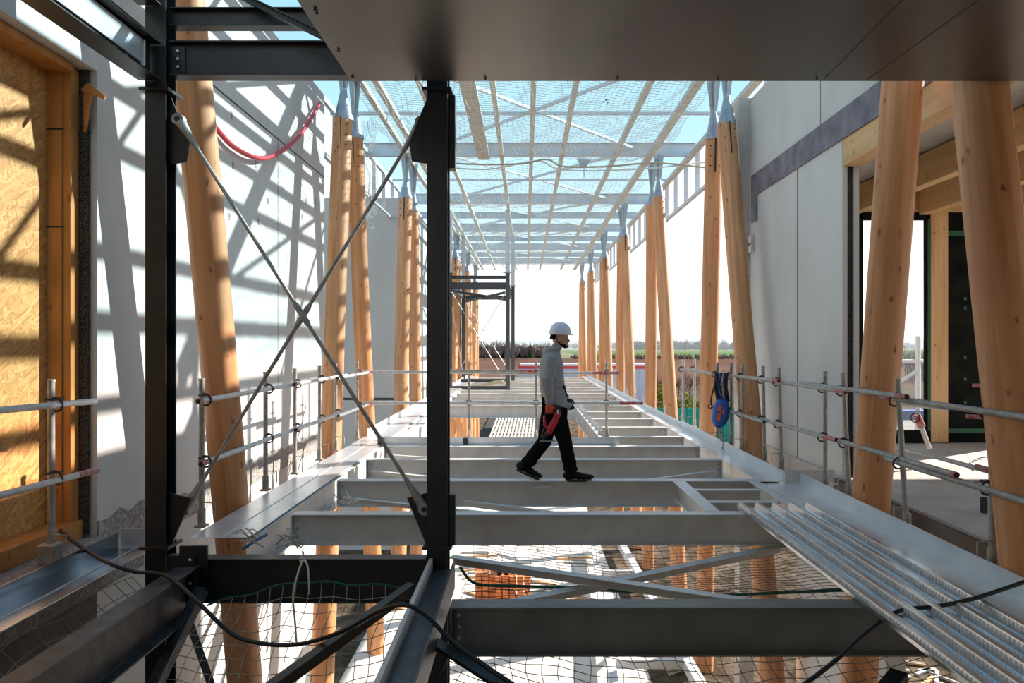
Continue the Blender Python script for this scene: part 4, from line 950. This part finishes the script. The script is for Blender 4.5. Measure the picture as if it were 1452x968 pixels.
for k in range(9): b.tube([(cx, 275, GZ+.5+k*.7), (cx, 275, GZ+2.2+k*.7)], [1.9-.23*k, .05], 9)
tag(b.build('conifer', 'conifer'), 'dark conifer standing left of the worker head', 'tree')
def hill(y, h0, px0, px1, seed, label):
    rr = random.Random(seed); b = MB(); n = 70; ph = [rr.uniform(0, 6.28) for _ in range(4)]
    pts = []
    for i in range(n+1):
        u = i/n; x = X(px0+(px1-px0)*u, y); hh = h0*(.7 + .18*math.sin(4*u*3+ph[0]) + .1*math.sin(11*u*3+ph[1]) + .05*math.sin(29*u*2+ph[2]) + .03*rr.random()); pts.append((x, hh))
    vs = [(x, y, GZ) for x, _ in pts] + [(x, y+120, hh) for x, hh in pts] + [(x, y+500, GZ) for x, _ in pts]; m_ = n+1
    b.add(vs, [(i, i+1, m_+i+1, m_+i) for i in range(n)] + [(m_+i, m_+i+1, 2*m_+i+1, 2*m_+i) for i in range(n)], True)
    return struct('hills', b, 'hill', label, 'hills')
hill(1700, 11, -200, 1800, 1, 'nearer wooded ridge on the horizon')
hill(2700, 22, -200, 1800, 2, 'farthest pale hills on the horizon')
# haze over the plain
hz = bpy.data.materials.new('valley_haze'); hz.use_nodes = True; nt = hz.node_tree; nt.nodes.clear()
o_ = nt.nodes.new('ShaderNodeOutputMaterial'); vs_ = nt.nodes.new('ShaderNodeVolumeScatter'); vs_.inputs['Density'].default_value = .00055; vs_.inputs['Color'].default_value = (.72, .86, 1, 1); vs_.inputs['Anisotropy'].default_value = .3
nt.links.new(vs_.outputs[0], o_.inputs['Volume'])
o = MB().box(-2500, 2500, 330, 3300, GZ-2, 70).build('haze', hz); tag(o, 'thin pale haze over the distant fields', 'haze', None, 'stuff')

# ------------------------------------------------------------------ worker
KP = 8.04 / F; PY = 8.04
def W(px, py, lat=0.0): return Vector((X(px, PY), PY + lat, (680 - py) * KP))
def fused(mb, name, m, parent, voxel, org=None, smooth=3):
    org = Vector(org) if org is not None else (worldloc(parent) if parent else Vector((0, 0, 0)))
    o = bpy.data.objects.new(name, mb.mesh(name, m, org)); C.objects.link(o)
    r_ = o.modifiers.new('r', 'REMESH'); r_.mode = 'VOXEL'; r_.voxel_size = voxel; r_.use_smooth_shade = True
    if smooth: s_ = o.modifiers.new('s', 'SMOOTH'); s_.factor = .5; s_.iterations = smooth
    dg = bpy.context.evaluated_depsgraph_get(); dg.update()
    me = bpy.data.meshes.new_from_object(o.evaluated_get(dg)); o.modifiers.clear(); o.data = me; me.name = name
    me.polygons.foreach_set('use_smooth', [True] * len(me.polygons))
    if not me.materials: me.materials.append(M[m])
    if parent: o.parent = parent
    else: o.location = org
    return o
def limb(b, pts, rs, n=14):
    b.tube(pts, rs, n)
    for p, r in zip(pts, rs): b.ell(p, (r*.99, r*.99, r*.99), None, n, 8)
def ring(cx, cy, cz, rx, ry, n=20): return [(cx + rx*math.cos(2*math.pi*a/n), cy + ry*math.sin(2*math.pi*a/n), cz) for a in range(n)]
def pose(grow):
    """torso, arms and legs of the walking figure; grow widens them into clothing"""
    return None
FOOT = W(785, 680)
hipR, kneeR, ankR = W(786, 580, -.09), W(800, 623, -.07), W(809, 665, -.04)     # leading leg, on our side
hipL, kneeL, ankL = W(783, 580, .09), W(772, 627, .07), W(746, 660, .03)        # trailing leg, heel lifted
shR, elR, wrR = W(781, 509, -.19), W(775, 541, -.235), W(778, 568, -.215)
shL, elL, wrL = W(783, 509, .19), W(788, 541, .24), W(803, 566, .20)
# body: one surface of skin
b = MB()
b.loft([ring(W(786, 580).x, PY, W(0, 580).z, .10, .15), ring(W(784, 560).x, PY, W(0, 560).z, .10, .145), ring(W(782, 535).x, PY, W(0, 535).z, .105, .155), ring(W(781, 512).x, PY, W(0, 512).z, .10, .175), ring(W(783, 501).x, PY, W(0, 501).z, .06, .09)])
limb(b, [W(784, 504), W(790, 490)], [.062, .056])
b.ell(W(793.5, 475.5), (.098, .076, .118)); b.ell(W(797.5, 486), (.062, .055, .050)); b.ell(W(801, 490), (.032, .038, .026))
b.ell(W(803.5, 477.5), (.022, .045, .016))                                            # brow
b.tube([W(804.5, 478.5), W(806, 481), W(807.3, 483.6), W(804.3, 484.6)], [.009, .011, .014, .010], 8)   # nose
b.ell(W(804.6, 487.6), (.012, .024, .006)); b.ell(W(804.2, 488.9), (.011, .022, .007))  # lips
for s in (-1, 1):
    b.ell(W(790.5, 481, s*.076), (.018, .010, .031)); b.ell(W(800, 483, s*.035), (.028, .024, .022))
limb(b, [shR, elR, wrR], [.050, .040, .028]); limb(b, [shL, elL, wrL], [.050, .040, .028])
limb(b, [hipR, kneeR, ankR], [.078, .050, .036]); limb(b, [hipL, kneeL, ankL], [.078, .050, .036])
person = fused(b, 'person', 'skin', None, .0075, FOOT)
tag(person, 'person in grey hoodie and white helmet walking along a beam with a tool', 'person')
# eyes, hair, beard
for s in (-1, 1):
    e_ = MB(); e_.ell(W(802.6, 480.4, s*.031), (.010, .013, .010), None, 10, 7); e_.build('eye', 'hair', person)
b = MB(); b.ell(W(790.5, 476), (.097, .081, .090)); hb = MB()
hr = MB()
for j in range(4):
    z_ = W(0, 472 + 2.1*j).z; w_ = .094 - .003*j
    hr.loft([[(W(792 - .8*j, 0).x - w_*math.cos(t), PY + .084*math.sin(t), z_ + dz) for t in [(-1.25 + 2.5*q/14) for q in range(15)]] + [(W(792 - .8*j, 0).x - (w_-.02)*math.cos(t), PY + .06*math.sin(t), z_ + dz) for t in [(1.25 - 2.5*q/14) for q in range(15)]] for dz in (0, -.021)])
fused(hr, 'hair', 'hair', person, .006)
bd = MB(); bd.ell(W(801.5, 491.0), (.036, .043, .022)); bd.ell(W(797, 488.5), (.055, .059, .020)); bd.tube([W(804.7, 486.3, -.022), W(806, 486.0, 0), W(804.7, 486.3, .022)], .006, 6)
for s in (-1, 1): bd.tube([W(791.5, 482, s*.074), W(793, 487, s*.066), W(797, 491, s*.052)], [.006, .010, .012], 6)
fused(bd, 'beard', 'hair', person, .005)
# hoodie with hood, hem band and cuffs
b = MB()
TR = [(788.5, 573, .155, .195), (786, 565, .150, .195), (783.5, 550, .150, .19), (782, 535, .146, .195), (781.5, 520, .143, .205), (781.5, 511, .132, .205), (783, 503, .105, .15), (785, 497, .078, .09), (787, 494, .066, .072)]
rg = []
for i, (px, py, rx, ry) in enumerate(TR):
    r_ = ring(W(px, py).x, PY, W(0, py).z, rx, ry, 24)
    tilt = {0: -.26, 1: -.18, 2: -.06}.get(i, .05 if i < 6 else -.25)
    rg.append([(x, y, z + (x - W(px, py).x) * tilt) for x, y, z in r_])
b.loft(rg)
limb(b, [shR, shR.lerp(elR, .5), elR, elR.lerp(wrR, .55), wrR], [.078, .076, .066, .058, .044])
limb(b, [shL, shL.lerp(elL, .5), elL, elL.lerp(wrL, .55), wrL], [.078, .076, .066, .058, .044])
b.torus(W(783.5, 494.5), .088, .036, (-.35, 0, 1), 18, 10, 1.0); b.ell(W(776, 496), (.048, .10, .055))      # hood lying on the shoulders
b.tube([W(788+17, 569+6, -.1), W(808, 574, 0), W(788+17, 569+6, .1)], .03, 8)
for k in range(5):                                                                       # sleeve and waist folds
    p = elR + Vector((-.01, -.045, .05 - .028*k)); b.tube([p + Vector((-.05, .01, .012)), p + Vector((0, -.014, 0)), p + Vector((.05, .01, -.012))], .010, 6)
for k in range(3): b.torus(W(785, 548 + 7*k), .149, .010, (.2, .1*(-1)**k, 1), 22, 6, 1.27, (1, 0, 0))
ho = fused(b, 'hoodie', 'hoodie', person, .010, None, 2)
b = MB(); b.tube([W(798, 545, -.15), W(803, 560, -.165)], .009, 6); b.build('pocket_edge', 'trouser', ho)
b = MB(); b.torus(wrR, .044, .009, (wrR-elR), 14, 6); b.torus(wrL, .044, .009, (wrL-elL), 14, 6); fused(b, 'cuff', 'hoodie', ho, .006)
# trousers
b = MB(); b.loft([ring(W(787.5, 566).x, PY, W(0, 566).z, .135, .18), ring(W(787, 578).x, PY, W(0, 578).z, .15, .188), ring(W(787, 592).x, PY, W(0, 592).z, .145, .18)])
limb(b, [hipR, hipR.lerp(kneeR, .5), kneeR, kneeR.lerp(ankR, .5), ankR + Vector((0, 0, .02))], [.118, .108, .086, .078, .072])
limb(b, [hipL, hipL.lerp(kneeL, .5), kneeL, kneeL.lerp(ankL, .5), ankL + Vector((.012, 0, .02))], [.118, .108, .086, .078, .070])
for (a, c_) in ((kneeR, ankR), (kneeL, ankL)):
    for k in range(4): b.torus(a.lerp(c_, .55 + .14*k), .076, .012, (c_ - a) + Vector((.05*(-1)**k, .1, 0)), 16, 6)
b.box(W(768, 0).x, W(773, 0).x, PY-.16, PY-.02, W(0, 590).z, W(0, 562).z)
fused(b, 'trousers', 'trouser', person, .010, None, 2)
# shoes: leading one flat, trailing one on its toes
def shoe(ank, heel, toe, lat):
    b = MB(); d = (toe - heel); L_ = d.length; d.normalize(); up = Vector((-d.z, 0, d.x)); sd_ = Vector((0, 1, 0))
    for (u, w_, h_, hz_) in ((.10, .042, .05, .045), (.28, .044, .055, .055), (.5, .045, .045, .042), (.72, .050, .036, .034), (.88, .042, .030, .030)):
        c_ = heel + d*L_*u + up*hz_; q = Matrix((d, sd_, up)).transposed(); b.ell(c_, (L_*.20, w_, h_), q)
    limb(b, [heel + d*L_*.20 + up*.05, ank + Vector((0, 0, .03))], [.052, .055])
    o = fused(b, 'shoe', 'shoe', person, .007, None, 2)
    s = MB(); n = 9; outl = []
    for k in range(n+1): u = k/n; outl.append((u, .036 + .014*math.sin(math.pi*min(1, u*1.15)) - (.02 if u > .93 else 0)))
    s.plate([heel + d*L_*u + sd_*w_ - up*.002 for u, w_ in outl] + [heel + d*L_*u - sd_*w_ - up*.002 for u, w_ in outl[::-1]], .020 if True else 0)
    s.build('sole', 'toolblack', o)
    l = MB()
    for k in range(4): c_ = heel + d*L_*(.40+.07*k) + up*(.092 - .010*k); l.tube([c_ - sd_*.03, c_ + up*.010, c_ + sd_*.03], .004, 5)
    l.build('laces', 'hair', o)
shoe(ankR, W(801.5, 678.6, -.03), W(839, 678.6, -.03), -.03)
shoe(ankL, W(733, 664.5, .03), W(765, 679.0, .03), .03)
# helmet
b = MB(); c_ = W(794.5, 473.5); rings = []
for k in range(11):
    t = math.pi/2*k/10; rings.append(ring(c_.x - .004*k/10, PY, c_.z + .142*math.sin(t), .132*max(.03, math.cos(t))**.75, .108*max(.03, math.cos(t))**.75, 28))
b.loft(rings)
b.loft([[(c_.x + (.136 + (.022 if math.cos(a) > 0 else .0)*max(0, math.cos(a))**2)*math.cos(a), PY + .113*math.sin(a), c_.z + dz - .010*max(0, math.cos(a))) for a in [2*math.pi*k/28 for k in range(28)]] for dz in (.006, -.006)])
b.tube([W(783, 466), W(790, 457.8), W(797, 457.2), W(804, 462)], .012, 8)
hm = fused(b, 'helmet', 'helmet', person, .006, None, 1)
b = MB()
for px, py in ((793, 463.5), (788, 470)): b.ell(W(px, py, -.104), (.007, .012, .007), None, 8, 6)
b.build('vent', 'slab', hm)
b = MB(); b.tube([W(787, 474, -.09), W(790, 484, -.083), W(799, 492, -.05)], .004, 5); b.build('chin_strap', 'trouser', hm)
# gloved hands with five fingers each
def hand(wr, d, side, palm, m, name, curl, hold):
    """d: direction of the fingers, palm: direction the palm faces, side: direction of the thumb"""
    b = MB(); d, palm, side = Vector(d).normalized(), Vector(palm).normalized(), Vector(side).normalized()
    q = Matrix((side, palm, d)).transposed()
    b.ell(wr + d*.055, (.046, .024, .056), q); limb(b, [wr - d*.03, wr + d*.03], [.036, .034], 10)
    for k, (o_, L_) in enumerate(((.033, .072), (.012, .080), (-.011, .075), (-.032, .060))):
        p0 = wr + d*.09 + side*o_; p, dd = p0, d.copy(); pts = [p0 - d*.02, p0]
        for s_ in range(3):
            a = curl*(.75 + .25*s_); dd = (dd*math.cos(a) + (palm if s_ == 0 else (palm*math.cos(curl*s_) - d*math.sin(curl*s_)))*math.sin(a)).normalized()
            p = p + dd*L_*(.42, .33, .25)[s_]; pts.append(p)
        b.tube(pts, [.0125, .0125, .0118, .0108, .0085], 8); b.ell(p, (.0085, .0085, .0085), None, 8, 6)
    t0 = wr + d*.025 + side*.032; t1 = t0 + side*.030 + d*.030 + palm*.012; t2 = t1 + d*.030 + palm*.018 - side*.004
    b.tube([t0, t1, t2], [.016, .0135, .010], 8); b.ell(t2, (.010, .010, .010), None, 8, 6)
    return fused(b, name, m, person, .0045, None, 1)
hand(wrR + Vector((-.003, 0, -.012)), (.02, 0, -1), (1, 0, 0), (0, 1, 0), 'glove', 'glove', 1.05, True)
hand(wrL + Vector((.01, 0, -.01)), (.45, 0, -.9), (.9, 0, .4), (0, -1, 0), 'glove_dark', 'glove', .5, False)
# the red tool in the right hand
t = thing('power_tool', W(779, 600, -.19), 'red and black power tool held in the orange glove', 'tool')
lat = -.185
b = MB(); b.tube([W(771, 585, lat), W(779, 582.5, lat), W(787, 580, lat)], [.019, .018, .020], 10); fused(b, 'grip', 'toolblack', t, .006)
b = MB(); b.tube([W(791, 577, lat), W(787, 592, lat), W(781, 603, lat), W(777, 612, lat)], [.034, .040, .042, .032], 12); b.ell(W(789, 584, lat), (.045, .034, .06)); b.tube([W(771, 586, lat), W(772, 600, lat), W(778, 606, lat)], [.016, .018, .02], 8)
fused(b, 'housing', 'toolred', t, .007)
b = MB(); b.box(W(786, 0).x, W(794.5, 0).x, PY+lat-.036, PY+lat+.036, W(0, 581).z, W(0, 573).z); bev(b.build('battery', 'toolblack', t), .008)
b = MB(); b.tube([W(779, 606, lat), W(774, 613, lat), W(768, 618.5, lat)], [.03, .026, .018], 10); b.tube([W(775, 596, lat), W(770, 608, lat), W(767, 617, lat)], .012, 8); fused(b, 'nose', 'toolblack', t, .006)
b = MB(); b.plate([W(764, 620, lat-.05), W(785, 619, lat-.05), W(788, 615.5, lat-.05), W(788, 615.5, lat+.05), W(785, 619, lat+.05), W(764, 620, lat+.05)], .006) if False else b.box(W(765, 0).x, W(787, 0).x, PY+lat-.045, PY+lat+.045, W(0, 622).z, W(0, 620.6).z)
b.build('shoe_plate', 'bolt', t)
b = MB(); b.box(W(788.5, 0).x, W(791, 0).x, PY+lat-.0405, PY+lat-.036, W(0, 584).z, W(0, 578).z); b.build('badge', 'white_plastic', t)


# ------------------------------------------------------------------ light, sky, camera
sd = Vector((1, .586, .68)).normalized()
sl = bpy.data.lights.new('sun', 'SUN'); sl.energy = 9.5; sl.angle = .0095; sl.color = (1, .885, .79)
so = bpy.data.objects.new('sun', sl); C.objects.link(so); so.rotation_mode = 'QUATERNION'; so.rotation_quaternion = Vector((0, 0, 1)).rotation_difference(sd)
so.location = (20, 20, 30)
wd_ = bpy.data.worlds.new('sky'); bpy.context.scene.world = wd_; wd_.use_nodes = True; nt = wd_.node_tree; N = nt.nodes.new; L = nt.links.new
nt.nodes.clear(); out = N('ShaderNodeOutputWorld'); bg = N('ShaderNodeBackground'); tc = N('ShaderNodeTexCoord'); sp = N('ShaderNodeSeparateXYZ')
nrm = N('ShaderNodeVectorMath'); nrm.operation = 'NORMALIZE'
L(tc.outputs['Generated'], nrm.inputs[0]); L(nrm.outputs[0], sp.inputs[0])
rp = N('ShaderNodeValToRGB'); cr = rp.color_ramp
cr.elements[0].position = 0; cr.elements[0].color = (1.0, 1.0, 1.0, 1); cr.elements[1].position = 1; cr.elements[1].color = (.22, .42, .72, 1)
for p, c_ in ((.12, (1.0, 1.0, 1.0)), (.22, (.82, .92, .97)), (.38, (.58, .77, .89)), (.6, (.38, .58, .80))):
    e_ = cr.elements.new(p); e_.color = (*c_, 1)
L(sp.outputs['Z'], rp.inputs[0]); L(rp.outputs[0], bg.inputs[0]); bg.inputs[1].default_value = 1.12; L(bg.outputs[0], out.inputs[0])
cam = bpy.data.cameras.new('camera'); cam.sensor_fit = 'HORIZONTAL'; cam.sensor_width = 36; cam.lens = 36*F/1452; cam.clip_end = 6000; cam.clip_start = .05
cam.shift_x = -(VX-726)/1452; cam.shift_y = (VY-484)/1452
co = bpy.data.objects.new('camera', cam); C.objects.link(co); co.location = (0, 0, EYE); co.rotation_euler = (math.radians(90), 0, 0)
sc = bpy.context.scene; sc.camera = co
sc.view_settings.view_transform = 'Standard'; sc.view_settings.look = 'None'; sc.view_settings.gamma = 1; sc.view_settings.exposure = .38; sc.view_settings.use_curve_mapping = False
sc.cycles.max_bounces = 8; sc.cycles.transparent_max_bounces = 12; sc.cycles.volume_bounces = 1; sc.cycles.use_denoising = True
